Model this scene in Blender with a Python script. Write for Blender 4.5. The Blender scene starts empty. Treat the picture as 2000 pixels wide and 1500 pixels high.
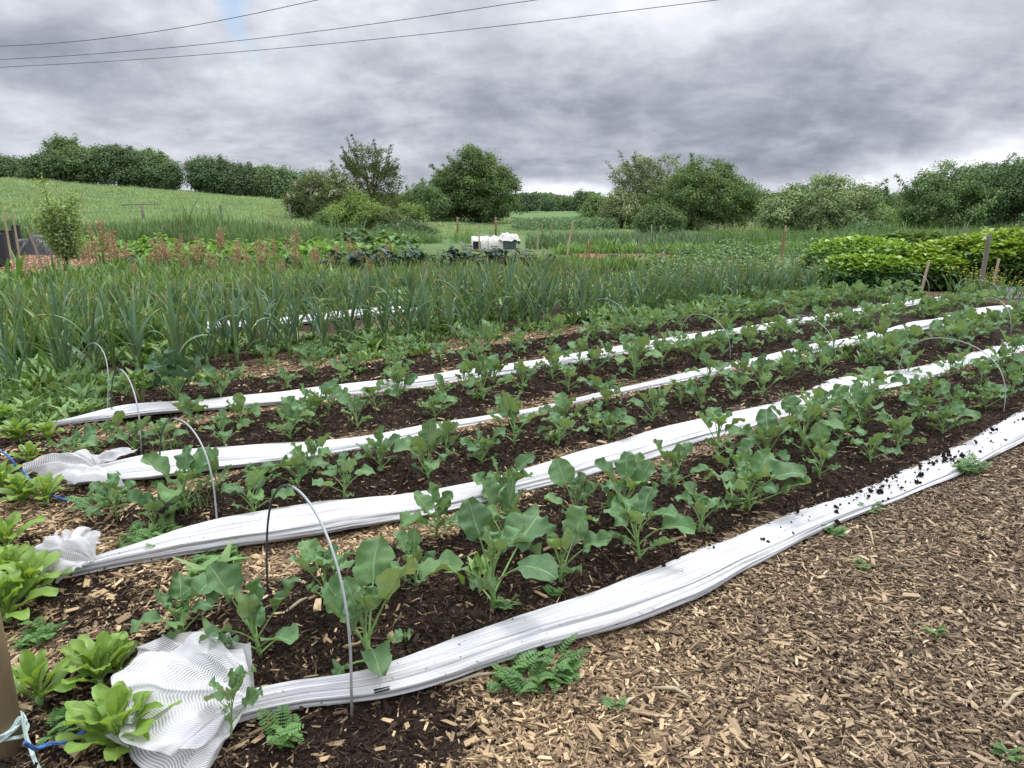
import bpy, math, random
import numpy as np
from mathutils import Vector, Matrix, Euler
R = math.radians
PI = math.pi
random.seed(7)
rng = np.random.default_rng(7)
scn = bpy.context.scene
COL = scn.collection

# ------------------------------------------------------------------ camera, sky, sun, exposure
CH, CF, CP = 1.5, 1400.0, math.atan(350 / 1400)
cd = bpy.data.cameras.new('camera'); cam = bpy.data.objects.new('camera', cd); COL.objects.link(cam)
cd.sensor_width = 36; cd.lens = 36 * CF / 2000; cd.clip_start = 0.05; cd.clip_end = 5000
cam.location = (0, 0, CH); cam.rotation_euler = (PI / 2 - CP, 0, 0)
scn.camera = cam
scn.view_settings.view_transform = 'Standard'; scn.view_settings.look = 'None'
scn.view_settings.gamma = 1; scn.view_settings.use_curve_mapping = False
scn.view_settings.exposure = 0.55
scn.cycles.max_bounces = 6; scn.cycles.transparent_max_bounces = 12
scn.cycles.diffuse_bounces = 3; scn.cycles.glossy_bounces = 2; scn.cycles.transmission_bounces = 3
SUN_EL, SUN_AZ = R(58), R(35)        # azimuth from +Y towards +X


class NT:
    """small helper round a node tree"""
    def __init__(s, tree):
        s.t = tree; s.n = tree.nodes; s.l = tree.links
    def new(s, kind, **kw):
        n = s.n.new(kind)
        for k, v in kw.items(): setattr(n, k, v)
        return n
    def put(s, sock, v):
        if v is None: return
        if isinstance(v, bpy.types.NodeSocket): s.l.new(v, sock)
        elif hasattr(v, 'outputs'): s.l.new(v.outputs[0], sock)
        else: sock.default_value = v
    def m(s, op, a, b=None, c=None, clamp=False):
        n = s.new('ShaderNodeMath', operation=op, use_clamp=clamp)
        s.put(n.inputs[0], a); s.put(n.inputs[1], b); s.put(n.inputs[2], c)
        return n.outputs[0]
    def vm(s, op, a, b=None):
        n = s.new('ShaderNodeVectorMath', operation=op)
        s.put(n.inputs[0], a); s.put(n.inputs[1], b)
        return n.outputs[0]
    def mix(s, f, a, b, blend='MIX'):
        n = s.new('ShaderNodeMix', data_type='RGBA', blend_type=blend)
        s.put(n.inputs[0], f); s.put(n.inputs[6], c4(a)); s.put(n.inputs[7], c4(b))
        return n.outputs[2]
    def noise(s, vec, scale, detail=4, rough=.55, dist=0.0):
        n = s.new('ShaderNodeTexNoise'); s.put(n.inputs['Vector'], vec)
        n.inputs['Scale'].default_value = scale; n.inputs['Detail'].default_value = detail
        n.inputs['Roughness'].default_value = rough; n.inputs['Distortion'].default_value = dist
        return n
    def ramp(s, f, *stops):
        n = s.new('ShaderNodeValToRGB'); s.put(n.inputs[0], f)
        el = n.color_ramp.elements
        while len(el) < len(stops): el.new(.5)
        for e, (p, c) in zip(el, stops): e.position = p; e.color = c4(c)
        return n.outputs[0]
    def mapr(s, v, a, b, c=0, d=1):
        n = s.new('ShaderNodeMapRange'); s.put(n.inputs[0], v)
        for i, x in enumerate((a, b, c, d)): n.inputs[i + 1].default_value = x
        return n.outputs[0]
    def bump(s, h, strength=.5, dist=.01, normal=None):
        n = s.new('ShaderNodeBump'); s.put(n.inputs['Height'], h)
        n.inputs['Strength'].default_value = strength; n.inputs['Distance'].default_value = dist
        s.put(n.inputs['Normal'], normal)
        return n.outputs[0]


def c4(c):
    if isinstance(c, (tuple, list)):
        return tuple(c) if len(c) == 4 else (*c, 1)
    if isinstance(c, (int, float)): return (c, c, c, 1)
    return c


def build_world():
    w = bpy.data.worlds.new('World'); scn.world = w; w.use_nodes = True
    t = NT(w.node_tree); t.n.clear()
    out = t.new('ShaderNodeOutputWorld')
    sky = t.new('ShaderNodeTexSky', sky_type='NISHITA')
    sky.sun_disc = False; sky.sun_elevation = SUN_EL; sky.sun_rotation = SUN_AZ
    bsky = t.new('ShaderNodeBackground'); t.put(bsky.inputs[0], sky); bsky.inputs[1].default_value = .11
    tc = t.new('ShaderNodeTexCoord')
    d = t.vm('NORMALIZE', tc.outputs['Generated'])
    sep = t.new('ShaderNodeSeparateXYZ'); t.put(sep.inputs[0], d)
    X, Y, Z = sep.outputs
    Zp = t.m('MAXIMUM', Z, 0.0)
    k = t.m('ADD', Zp, .33)
    comb = t.new('ShaderNodeCombineXYZ')
    t.put(comb.inputs[0], t.m('DIVIDE', X, k)); t.put(comb.inputs[1], t.m('DIVIDE', Y, k)); comb.inputs[2].default_value = 3.7
    p = comb.outputs[0]
    big = t.noise(p, 1.0, 4, .5, .3).outputs[0]
    mid = t.noise(p, 3.1, 8, .57, .25).outputs[0]
    mid2 = t.new('ShaderNodeMapRange', interpolation_type='SMOOTHSTEP'); t.put(mid2.inputs[0], mid)
    for i, x in enumerate((.36, .66, 0, 1)): mid2.inputs[i + 1].default_value = x
    # streaky layer: stretched across the view, as the cloud base is seen at a low angle
    mp = t.new('ShaderNodeMapping'); t.put(mp.inputs[0], p); mp.inputs['Scale'].default_value = (1.0, 1.15, 1); mp.inputs['Rotation'].default_value = (0, 0, R(14))
    fine = t.noise(mp, 9.0, 8, .60, .2).outputs[0]
    az = t.m('ARCTAN2', X, Y)
    el = t.m('ARCSINE', Z)
    wob = t.noise(d, 3.2, 5, .55).outputs['Color']
    ws = t.new('ShaderNodeSeparateColor'); t.put(ws.inputs[0], wob)
    azw = t.m('ADD', az, t.m('MULTIPLY', t.m('SUBTRACT', ws.outputs[0], .5), .42))
    elw = t.m('ADD', el, t.m('MULTIPLY', t.m('SUBTRACT', ws.outputs[1], .5), .16))

    def blob(px, py, wx, wy, amp, slope=0.0):
        a0 = math.atan((px - 1000) / 1443.0); e0 = math.atan((400 - py) / 1443.0)
        da = t.m('SUBTRACT', azw, a0)
        a = t.m('DIVIDE', da, wx / 1443.0)
        e = t.m('DIVIDE', t.m('SUBTRACT', t.m('SUBTRACT', elw, e0), t.m('MULTIPLY', da, slope)), wy / 1443.0)
        r2 = t.m('ADD', t.m('MULTIPLY', a, a), t.m('MULTIPLY', e, e))
        return t.m('MULTIPLY', t.m('EXPONENT', t.m('MULTIPLY', r2, -1.0)), amp)
    v = t.m('ADD', .785, t.m('MULTIPLY', t.m('SUBTRACT', big, .5), .34))
    v = t.m('ADD', v, t.m('MULTIPLY', t.m('SUBTRACT', mid2.outputs[0], .5), .12))
    v = t.m('ADD', v, t.m('MULTIPLY', t.m('SUBTRACT', mid, .5), .16))
    v = t.m('ADD', v, t.m('MULTIPLY', t.m('SUBTRACT', fine, .5), .27))
    for b in ((1450, 225, 620, 95, -.20, .05), (1250, 315, 380, 45, -.09, 0), (1900, 255, 300, 60, -.06, .1),
              (60, 200, 260, 60, -.15, 0), (230, 165, 150, 30, -.10, 0), (560, 130, 330, 90, .05, 0), (450, 300, 420, 50, -.04, 0),
              (1090, 372, 190, 20, .30, 0), (1900, 325, 380, 26, .24, .10), (1500, 366, 300, 18, .06, .0), (800, 285, 90, 26, .14, 0),
              (900, -60, 900, 110, .04, 0), (900, 170, 260, 50, -.07, .0)):
        v = t.m('ADD', v, blob(*b))
    # overcast cloud lets more light through overhead
    v = t.m('MULTIPLY', v, t.m('ADD', .98, t.m('MULTIPLY', t.m('POWER', t.m('MAXIMUM', t.m('SUBTRACT', Zp, .27), 0.0), 1.1), 1.9)))
    v = t.m('MAXIMUM', v, .12)
    hue = t.ramp(t.m('MULTIPLY', v, 1.0), (.12, (.56, .69, 1.0)), (.35, (.67, .77, 1.0)), (.62, (.82, .875, 1.0)), (.9, (.91, .935, 1.0)))
    vv = t.m('POWER', v, 1.45)
    bc = t.new('ShaderNodeBackground'); t.put(bc.inputs[0], hue); t.put(bc.inputs[1], t.m('MULTIPLY', vv, .80))
    hole = t.m('ADD', blob(535, 62, 70, 34, 1.2, -.8), t.m('MULTIPLY', t.m('SUBTRACT', mid, .5), 1.2))
    hole = t.m('MULTIPLY', t.mapr(hole, .25, 1.25), .80)
    ms = t.new('ShaderNodeMixShader'); t.put(ms.inputs[0], hole)
    t.l.new(bc.outputs[0], ms.inputs[1]); t.l.new(bsky.outputs[0], ms.inputs[2])
    t.l.new(ms.outputs[0], out.inputs[0])


build_world()
sd = bpy.data.lights.new('sun', 'SUN'); sun = bpy.data.objects.new('sun', sd); COL.objects.link(sun)
sd.energy = 1.5; sd.angle = R(14); sd.color = (1, .97, .92)
sun.rotation_euler = Vector((math.sin(SUN_AZ) * math.cos(SUN_EL), math.cos(SUN_AZ) * math.cos(SUN_EL), math.sin(SUN_EL))).to_track_quat('Z', 'Y').to_euler()
sun.location = (10, 20, 40)

# ------------------------------------------------------------------ measured positions -> places
cs, sn = math.cos(CP), math.sin(CP)
def ray(px, py):
    x = px - 1000; y = -(py - 750)
    return x, CF * cs + y * sn, -CF * sn + y * cs
def at(px, py, Y):
    x, f, u = ray(px, py); k = Y / f
    return Vector((x * k, Y, CH + u * k))
def G(px, py, h=0.0):
    x, f, u = ray(px, py); k = (CH - h) / -u
    return Vector((x * k, f * k, h))
def zfor(py, Y): return at(1000, py, Y).z
AZ = R(53.9)
UU = np.array((math.sin(AZ), math.cos(AZ))); VV = np.array((-UU[1], UU[0]))
def XY(s, t): return s * UU[0] + t * VV[0], s * UU[1] + t * VV[1]
def ST(x, y): return x * UU[0] + y * UU[1], x * VV[0] + y * VV[1]

_tab = rng.random((256, 256))
def vn(x, y, sc=1.0, seed=0):
    x = np.asarray(x, float) * sc + seed * 17.3 + 500; y = np.asarray(y, float) * sc + seed * 9.1 + 500
    xi = np.floor(x).astype(int); yi = np.floor(y).astype(int); fx = x - xi; fy = y - yi
    fx = fx * fx * (3 - 2 * fx); fy = fy * fy * (3 - 2 * fy)
    a = _tab[xi & 255, yi & 255]; b = _tab[(xi + 1) & 255, yi & 255]; c = _tab[xi & 255, (yi + 1) & 255]; d = _tab[(xi + 1) & 255, (yi + 1) & 255]
    return (a + (b - a) * fx) * (1 - fy) + (c + (d - c) * fx) * fy - .5
def sst(a, b, x):
    t = np.clip((x - a) / (b - a), 0, 1); return t * t * (3 - 2 * t)

NETT = [1.78, 3.08, 4.2, 5.48]
BED0 = [1.86, 3.16, 4.3, 5.55]; BED1 = [2.68, 3.88, 5.05, 6.25]
def zones(x, y):
    """soil, chips, grass weights"""
    s, t = ST(x, y)
    w = vn(x, y, 2.3, 1) * .30 + vn(x, y, 7, 2) * .14
    tt = t + w
    soil = np.zeros_like(s)
    for a, b in zip(BED0, BED1):
        soil = np.maximum(soil, sst(a - .22, a - .06, tt) * (1 - sst(b - .04, b + .1, tt)))
    ends = sst(.0, .35, s + w) * (1 - sst(12.3, 13, s))
    soil = soil * ends
    # left end: soil strewn with chips
    le = (1 - sst(.1, .9, s)) * sst(1.35, 1.7, tt) * (1 - sst(6.5, 7, t))
    soil = np.maximum(soil, le * sst(-.08, .12, vn(x, y, 2.6, 5) + .12))
    soil = np.maximum(soil, sst(.05, .3, s + w * .5) * (1 - sst(.85, 1.25, s)) * sst(1.34, 1.46, t + w * .4) * (1 - sst(1.9, 2, t)))
    soil = np.maximum(soil, sst(6.6, 6.9, t) * (1 - sst(12, 13, t)) * .8 * (vn(x, y, 3, 4) > -.1))
    grass = sst(25, 29, y + w * 3)
    grass = np.maximum(grass, sst(15, 17, s) * sst(2, 4, t))
    grass = np.maximum(grass, sst(12.5, 14.5, t + w * 2) * (1 - chips_left(x, y)) * .75)
    chips = (1 - np.clip(soil, 0, 1)) * (1 - grass)
    grass = np.where(x * x + y * y > 30 ** 2, 1.0, grass)
    return np.clip(soil, 0, 1), chips, np.clip(grass, 0, 1)
def chips_left(x, y):
    s, t = ST(x, y)
    a = sst(-18.5, -17.5, x) * (1 - sst(-9.3, -8.3, x + vn(x, y, 1, 8))) * sst(9, 10, y) * (1 - sst(25, 26, y))
    b = sst(1.6, 2.2, x) * (1 - sst(4.6, 5.2, x)) * sst(17.5, 18.3, y) * (1 - sst(22.5, 23.3, y))
    return np.clip(a + b, 0, 1)
_hx = np.array([-3, -1.2, -.693, -.5, -.305, -.2, -.11, 0, 4])
_hz = np.array([6.5, 5.2, 3.66, 2.9, 1.86, 1.1, .25, 0, 0])
def hz(x, y):
    x = np.asarray(x, float); y = np.asarray(y, float)
    s, t = ST(x, y)
    a = x / np.maximum(y, .5)
    A = np.interp(a, _hx, _hz)
    back = sst(-2, 6, y)
    h = A * sst(24, 67, y) * back + .5 * sst(90, 400, np.hypot(x, y)) * 0
    soil, chips, grass = zones(x, y)
    bed = np.zeros_like(s)
    for b0, b1 in zip(BED0, BED1):
        bed = np.maximum(bed, sst(b0 - .25, b0 + .05, t) * (1 - sst(b1 - .12, b1 + .22, t)))
    bed = bed * sst(.1, .7, s) * (1 - sst(12.2, 13, s))
    near = 1 - sst(14, 22, np.hypot(x, y))
    h = h + bed * .05 + (vn(x, y, 1.1, 11) * .03 + vn(x, y, 5, 12) * .018) * near
    h = h + soil * near * (vn(x, y, 14, 13) * .022 + vn(x, y, 31, 14) * .013)
    h = h + (1 - near) * vn(x, y, .25, 15) * .12
    return h
def hz1(x, y): return float(hz(np.array([x]), np.array([y]))[0])
def GZ(px, py):
    p = G(px, py)
    for _ in range(4): p = G(px, py, hz1(p.x, p.y))
    return p

# ------------------------------------------------------------------ object helpers
def tag(o, label=None, cat=None, group=None, kind=None):
    if label: o['label'] = label
    if cat: o['category'] = cat
    if group: o['group'] = group
    if kind: o['kind'] = kind
    return o
def empty(name, loc=(0, 0, 0), rz=0.0):
    o = bpy.data.objects.new(name, None); COL.objects.link(o)
    o.location = loc; o.rotation_euler = (0, 0, rz); o.empty_display_size = .05
    return o
def mesh(name, verts, faces, mat=None, smooth=True, uv=None, cols=None):
    me = bpy.data.meshes.new(name)
    verts = np.asarray(verts, np.float32)
    if isinstance(faces, np.ndarray) and faces.ndim == 2:
        n, k = faces.shape
        me.vertices.add(len(verts)); me.vertices.foreach_set('co', verts.ravel())
        me.loops.add(n * k); me.loops.foreach_set('vertex_index', faces.ravel().astype(np.int32))
        me.polygons.add(n); me.polygons.foreach_set('loop_start', np.arange(0, n * k, k, dtype=np.int32))
        me.update(calc_edges=True)
    else:
        me.from_pydata([tuple(map(float, v)) for v in verts], [], [tuple(f) for f in faces])
    if smooth: me.polygons.foreach_set('use_smooth', np.ones(len(me.polygons), bool))
    if uv is not None:
        l = me.uv_layers.new(name='UVMap'); idx = np.empty(len(me.loops), np.int32); me.loops.foreach_get('vertex_index', idx)
        l.data.foreach_set('uv', np.asarray(uv, np.float32)[idx].ravel())
    if cols is not None:
        a = me.color_attributes.new('tint', 'FLOAT_COLOR', 'POINT'); a.data.foreach_set('color', np.asarray(cols, np.float32).ravel())
    if mat: me.materials.append(mat)
    me.update()
    return me
def obj(name, me, parent=None, loc=None, rot=None, sc=None):
    o = bpy.data.objects.new(name, me); COL.objects.link(o)
    if parent: o.parent = parent
    if loc is not None: o.location = loc
    if rot is not None: o.rotation_euler = rot
    if sc is not None: o.scale = (sc, sc, sc) if isinstance(sc, (int, float)) else sc
    return o
KIDS = {}
def kids(o):
    return KIDS.get(o.name) or list(o.children)
def copy_tree(o, parent=None):
    c = o.copy(); COL.objects.link(c)
    if parent: c.parent = parent
    for ch in kids(o): copy_tree(ch, c)
    return c


class MB:
    """collects simple solids into one mesh"""
    def __init__(s): s.v = []; s.f = []; s.uv = []
    def add(s, v, f, uv=None):
        b = len(s.v); s.v += [tuple(p) for p in v]; s.f += [tuple(i + b for i in q) for q in f]
        s.uv += list(uv) if uv is not None else [(0.5, 0.5)] * len(v)
    def tube(s, pts, rad, n=8, cap=True):
        pts = [Vector(p) for p in pts]; m = len(pts)
        if not hasattr(rad, '__len__'): rad = [rad] * m
        up = Vector((0, 0, 1)); vs = []; fs = []; uv = []
        prev = None
        for i, p in enumerate(pts):
            d = (pts[min(i + 1, m - 1)] - pts[max(i - 1, 0)]).normalized()
            a = prev - d * prev.dot(d) if prev is not None else (up.cross(d) if abs(d.z) < .95 else Vector((1, 0, 0)).cross(d))
            a.normalize(); prev = a; b = d.cross(a)
            for j in range(n):
                th = 2 * PI * j / n
                vs.append(p + (a * math.cos(th) + b * math.sin(th)) * rad[i]); uv.append((j / n, i / max(1, m - 1)))
        for i in range(m - 1):
            for j in range(n):
                k = (j + 1) % n
                fs.append((i * n + j, i * n + k, (i + 1) * n + k, (i + 1) * n + j))
        if cap: fs += [tuple(range(n))[::-1], tuple(range((m - 1) * n, m * n))]
        s.add(vs, fs, uv); return s
    def box(s, c, sz, rz=0.0, tilt=None):
        M = Matrix.Rotation(rz, 3, 'Z')
        if tilt is not None: M = Euler(tilt).to_matrix() @ M
        vs = [Vector(c) + M @ Vector((sz[0] / 2 * a, sz[1] / 2 * b, sz[2] / 2 * d)) for a in (-1, 1) for b in (-1, 1) for d in (-1, 1)]
        s.add(vs, [(0, 1, 3, 2), (4, 6, 7, 5), (0, 4, 5, 1), (2, 3, 7, 6), (0, 2, 6, 4), (1, 5, 7, 3)]); return s
    def me(s, name, mat, smooth=True): return mesh(name, s.v, s.f, mat, smooth, s.uv)
    def build(s, name, mat, parent=None, smooth=True): return obj(name, s.me(name, mat, smooth), parent)

# ------------------------------------------------------------------ materials
def mat(name):
    m = bpy.data.materials.new(name); m.use_nodes = True
    t = NT(m.node_tree); b = t.n['Principled BSDF']
    return m, t, b
def simple(name, col, rough=.8, var=.25, scale=30, bump=.3, metal=0.0, bd=.004, spec=.3, stretch=None):
    m, t, b = mat(name)
    tc = t.new('ShaderNodeTexCoord'); vec = tc.outputs['Object']
    if stretch:
        mp = t.new('ShaderNodeMapping'); t.put(mp.inputs[0], vec); mp.inputs['Scale'].default_value = stretch; vec = mp.outputs[0]
    n = t.noise(vec, scale, 6, .6)
    f = t.mapr(n.outputs[0], .3, .7, 1 - var, 1 + var)
    t.put(b.inputs['Base Color'], t.mix(1.0, col, f, 'MULTIPLY'))
    b.inputs['Roughness'].default_value = rough; b.inputs['Metallic'].default_value = metal
    b.inputs['Specular IOR Level'].default_value = spec
    if bump: t.put(b.inputs['Normal'], t.bump(n.outputs[0], bump, bd))
    return m
def leafy(name, col, back=None, vein=None, nlat=0, rough=.5, hue=.35, trans=.28, spec=.35, tip=None, bumpy=.25, tint=False, holes=False):
    """leaf: front and paler back, light passing through, per-plant variation; veins from the leaf's own uv"""
    m, t, b = mat(name)
    oi = t.new('ShaderNodeObjectInfo'); ge = t.new('ShaderNodeNewGeometry'); tc = t.new('ShaderNodeTexCoord')
    back = back or tuple(min(1, c * 1.35 + .02) for c in col)
    base = t.mix(ge.outputs['Backfacing'], col, back)
    rn = oi.outputs['Random']
    base = t.mix(1.0, base, t.mapr(rn, 0, 1, 1.08 - hue, 1.08 + hue), 'MULTIPLY')
    warm = t.m('FRACT', t.m('MULTIPLY', rn, 7.31))
    base = t.mix(t.m('MULTIPLY', warm, .35), base, t.mix(1.0, base, (1.35, 1.08, .55), 'MULTIPLY'))
    if tint:
        a = t.new('ShaderNodeAttribute', attribute_name='tint')
        base = t.mix(1.0, base, a.outputs['Color'], 'MULTIPLY')
    nz = t.noise(tc.outputs['Object'], 28, 4, .6)
    base = t.mix(1.0, base, t.mapr(nz.outputs[0], .3, .7, .82, 1.16), 'MULTIPLY')
    h = nz.outputs[0]
    if vein:
        lb = t.noise(tc.outputs['Object'], 11, 3, .5); base = t.mix(t.mapr(lb.outputs[0], .45, .7, 0, .30), base, (.22, .31, .20))
        sp_ = t.noise(tc.outputs['Object'], 70, 2, .5); base = t.mix(t.mapr(sp_.outputs[0], .73, .76, 0, .7), base, (.30, .24, .08))
    if vein or tip:
        uv = t.new('ShaderNodeUVMap'); sp = t.new('ShaderNodeSeparateXYZ'); t.put(sp.inputs[0], uv)
        u, v = sp.outputs[0], t.m('ABSOLUTE', t.m('SUBTRACT', t.m('MULTIPLY', sp.outputs[1], 2), 1))
    if vein:
        mid = t.m('SUBTRACT', 1.0, t.mapr(v, .02, .085))
        lat = t.m('FRACT', t.m('SUBTRACT', t.m('MULTIPLY', u, nlat), t.m('MULTIPLY', v, 1.9)))
        lat = t.m('ABSOLUTE', t.m('SUBTRACT', lat, .5))
        lat = t.m('MULTIPLY', t.m('SUBTRACT', 1.0, t.mapr(lat, .0, .075)), t.mapr(v, .95, .3))
        ve = t.m('MAXIMUM', mid, t.m('MULTIPLY', lat, .55))
        base = t.mix(t.m('MULTIPLY', ve, .75), base, vein)
        h = t.m('ADD', t.m('MULTIPLY', h, .8), t.m('MULTIPLY', ve, t.mapr(ge.outputs['Backfacing'], 0, 1, -1.2, 1.2)))
    if tip:
        wv = t.noise(tc.outputs['Object'], 9, 3).outputs[0]
        base = t.mix(t.mapr(t.m('ADD', u, t.m('MULTIPLY', t.m('SUBTRACT', wv, .5), .35)), .82, .97), base, tip)
    t.put(b.inputs['Base Color'], base)
    b.inputs['Roughness'].default_value = rough; b.inputs['Specular IOR Level'].default_value = spec
    bp = t.bump(h, bumpy, .006); t.put(b.inputs['Normal'], bp)
    tr = t.new('ShaderNodeBsdfTranslucent'); t.put(tr.inputs[0], t.mix(1.0, base, (1.25, 1.2, .45), 'MULTIPLY')); t.put(tr.inputs[1], bp)
    ms = t.new('ShaderNodeMixShader'); ms.inputs[0].default_value = trans
    out = t.n['Material Output']
    t.l.new(b.outputs[0], ms.inputs[1]); t.l.new(tr.outputs[0], ms.inputs[2]); t.l.new(ms.outputs[0], out.inputs[0])
    return m

M = {}
M['brassica'] = leafy('brassica_leaf', (.098, .195, .088), (.18, .28, .14), (.28, .40, .22), 6, .60, .20, .22, .25, bumpy=.45)
M['brassica_dark'] = leafy('brassica_leaf_dark', (.028, .082, .042), (.06, .13, .07), (.14, .24, .12), 6, .55, .2, .15, .3, bumpy=.8)
M['brassica_stem'] = simple('brassica_stem', (.20, .33, .11), .5, .2, 40, .2)
M['lettuce'] = leafy('lettuce_leaf', (.19, .33, .065), (.24, .38, .10), (.30, .46, .12), 5, .38, .15, .34, .5, bumpy=.35)
M['garlic'] = leafy('garlic_leaf', (.095, .180, .110), (.14, .23, .14), None, 0, .5, .25, .22, .4, tip=(.50, .40, .13), bumpy=.2)
M['garlic_stem'] = simple('garlic_stem', (.22, .34, .14), .5, .25, 20, .1)
M['weed'] = leafy('weed_leaf', (.105, .19, .062), None, None, 0, .5, .35, .3)
M['silverweed'] = leafy('silverweed_leaf', (.105, .22, .075), (.2, .28, .16), None, 0, .5, .25, .3)
M['grass'] = leafy('grass_blade', (.11, .185, .07), None, None, 0, .55, .35, .3)
M['field_grass'] = leafy('field_grass_blade', (.20, .29, .16), None, None, 0, .6, .3, .3)
M['bank_grass'] = leafy('bank_grass_blade', (.09, .16, .062), None, None, 0, .6, .35, .25)
M['kale'] = leafy('kale_leaf', (.018, .052, .040), (.045, .09, .065), None, 0, .5, .3, .12)
M['squash'] = leafy('squash_leaf', (.12, .27, .045), (.15, .27, .09), None, 0, .5, .25, .3)
M['potato'] = leafy('potato_leaf', (.085, .18, .07), (.12, .21, .1), None, 0, .5, .3, .25)
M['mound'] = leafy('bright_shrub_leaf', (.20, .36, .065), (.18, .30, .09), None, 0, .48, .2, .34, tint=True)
M['carrot'] = leafy('feathery_leaf', (.105, .20, .055), None, None, 0, .6, .3, .3)
M['farleek'] = leafy('far_leek_leaf', (.11, .18, .11), (.11, .18, .1), None, 0, .5, .35, .2)
M['dock'] = simple('dock_seed', (.47, .30, .19), .9, .35, 60, 0)
M['dock_stem'] = simple('dock_stem', (.22, .17, .08), .8, .3, 30, 0)
M['post'] = simple('weathered_post', (.25, .18, .105), .85, .3, 14, .5, stretch=(1, 1, .12))
M['post_grey'] = simple('grey_post', (.22, .20, .17), .9, .3, 14, .5, stretch=(1, 1, .12))
M['stake'] = simple('pale_stake', (.42, .35, .24), .8, .25, 14, .4, stretch=(1, 1, .12))
M['hoop'] = simple('grey_hoop', (.34, .36, .38), .45, .12, 60, 0, .1)
M['hoop_dark'] = simple('dark_hoop', (.07, .075, .08), .5, .2, 60, 0)
M['blackplastic'] = simple('black_plastic', (.022, .024, .030), .42, .3, 12, .6, bd=.03, spec=.5)
M['fabric'] = simple('woven_black_bag', (.045, .045, .052), .8, .25, 40, .3)
M['fleece'] = simple('white_fleece', (.68, .66, .62), .8, .12, 14, .6, bd=.02)
M['crate'] = simple('grey_crate', (.10, .135, .15), .6, .2, 20, 0)
M['rope_blue'] = simple('blue_rope', (.06, .16, .42), .7, .3, 80, .4)
M['rope_pale'] = simple('pale_rope', (.42, .52, .50), .75, .3, 80, .4)
M['bark'] = simple('bark', (.10, .08, .06), .9, .35, 12, .8, bd=.03, stretch=(1, 1, .3))
M['wire'] = simple('dark_wire', (.03, .03, .035), .6, .1, 10, 0)
M['yellow'] = simple('yellow_petals', (.75, .55, .03), .6, .15, 30, 0)
M['pink'] = simple('pink_petals', (.50, .28, .34), .7, .2, 30, 0)
M['blossom'] = simple('cream_blossom', (.62, .60, .48), .8, .15, 30, 0)
M['wallpaint'] = simple('pale_render', (.55, .54, .5), .9, .1, 3, 0)
M['slate'] = simple('slate_roof', (.08, .085, .1), .7, .2, 6, 0)
M['glass'] = simple('window_glass', (.03, .035, .04), .15, .1, 2, 0)
M['greysheet'] = simple('grey_sheet', (.10, .11, .13), .4, .2, 8, .5, bd=.03, spec=.5)
M['tagblack'] = simple('black_tag', (.02, .02, .025), .7, .3, 120, .3)
M['clod'] = simple('soil_clod', (.030, .021, .016), .95, .5, 60, .8, spec=.1)

def tree_mat(name, col, back=None, hue=.22, trans=.25):
    return leafy(name, col, back, None, 0, .8, hue, trans, .12, tint=True, bumpy=.05)
M['t_dark'] = tree_mat('hedge_leaves', (.082, .138, .070))
M['t_green'] = tree_mat('broadleaf_leaves', (.105, .185, .075), (.14, .22, .11))
M['t_bright'] = tree_mat('young_leaves', (.15, .25, .075), (.18, .27, .11))
M['t_olive'] = tree_mat('hawthorn_leaves', (.125, .175, .085), (.11, .14, .07))
M['t_willow'] = tree_mat('willow_leaves', (.15, .205, .12), (.2, .26, .17))
M['t_elder'] = tree_mat('elder_leaves', (.10, .17, .085), (.2, .27, .16))
M['t_apple'] = tree_mat('apple_leaves', (.16, .27, .085), (.28, .36, .20))

def chips_mat():
    m, t, b = mat('wood_chip')
    oi = t.new('ShaderNodeObjectInfo'); tc = t.new('ShaderNodeTexCoord')
    # old grey chips and fresher tan ones lie in drifts
    rn = oi.outputs['Random']
    base = t.ramp(rn, (0, (.060, .045, .034)), (.30, (.15, .118, .086)), (.62, (.29, .235, .168)), (.9, (.43, .355, .245)), (1, (.60, .51, .38)))
    base.node.color_ramp.interpolation = 'LINEAR'
    ld = t.noise(oi.outputs['Location'], .55, 3, .5)
    sepl = t.new('ShaderNodeSeparateXYZ'); t.put(sepl.inputs[0], oi.outputs['Location'])
    grey = t.m('ADD', t.mapr(sepl.outputs[0], -.1, 1.8, -.1, .8), t.m('MULTIPLY', t.m('SUBTRACT', ld.outputs[0], .5), 1.1), clamp=True)
    base = t.mix(grey, t.mix(1.0, base, (1.08, .95, .80), 'MULTIPLY'), t.mix(1.0, base, (.74, .70, .69), 'MULTIPLY'))
    gr = t.new('ShaderNodeMapping'); t.put(gr.inputs[0], tc.outputs['Object']); gr.inputs['Scale'].default_value = (.15, 1, 1)
    n = t.noise(gr, 260, 3, .6)
    base = t.mix(1.0, base, t.mapr(n.outputs[0], .3, .7, .74, 1.22), 'MULTIPLY')
    t.put(b.inputs['Base Color'], base); b.inputs['Roughness'].default_value = .85; b.inputs['Specular IOR Level'].default_value = .2
    t.put(b.inputs['Normal'], t.bump(n.outputs[0], .4, .002))
    return m
M['chip'] = chips_mat()
def fibre_mat():
    m, t, b = mat('compost_fibre')
    rn = t.new('ShaderNodeObjectInfo').outputs['Random']
    t.put(b.inputs['Base Color'], t.ramp(rn, (0, (.022, .015, .011)), (.6, (.050, .034, .024)), (.88, (.095, .066, .044)), (1, (.23, .17, .11))))
    b.inputs['Roughness'].default_value = .9; b.inputs['Specular IOR Level'].default_value = .15
    return m
M['fibre'] = fibre_mat()

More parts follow.
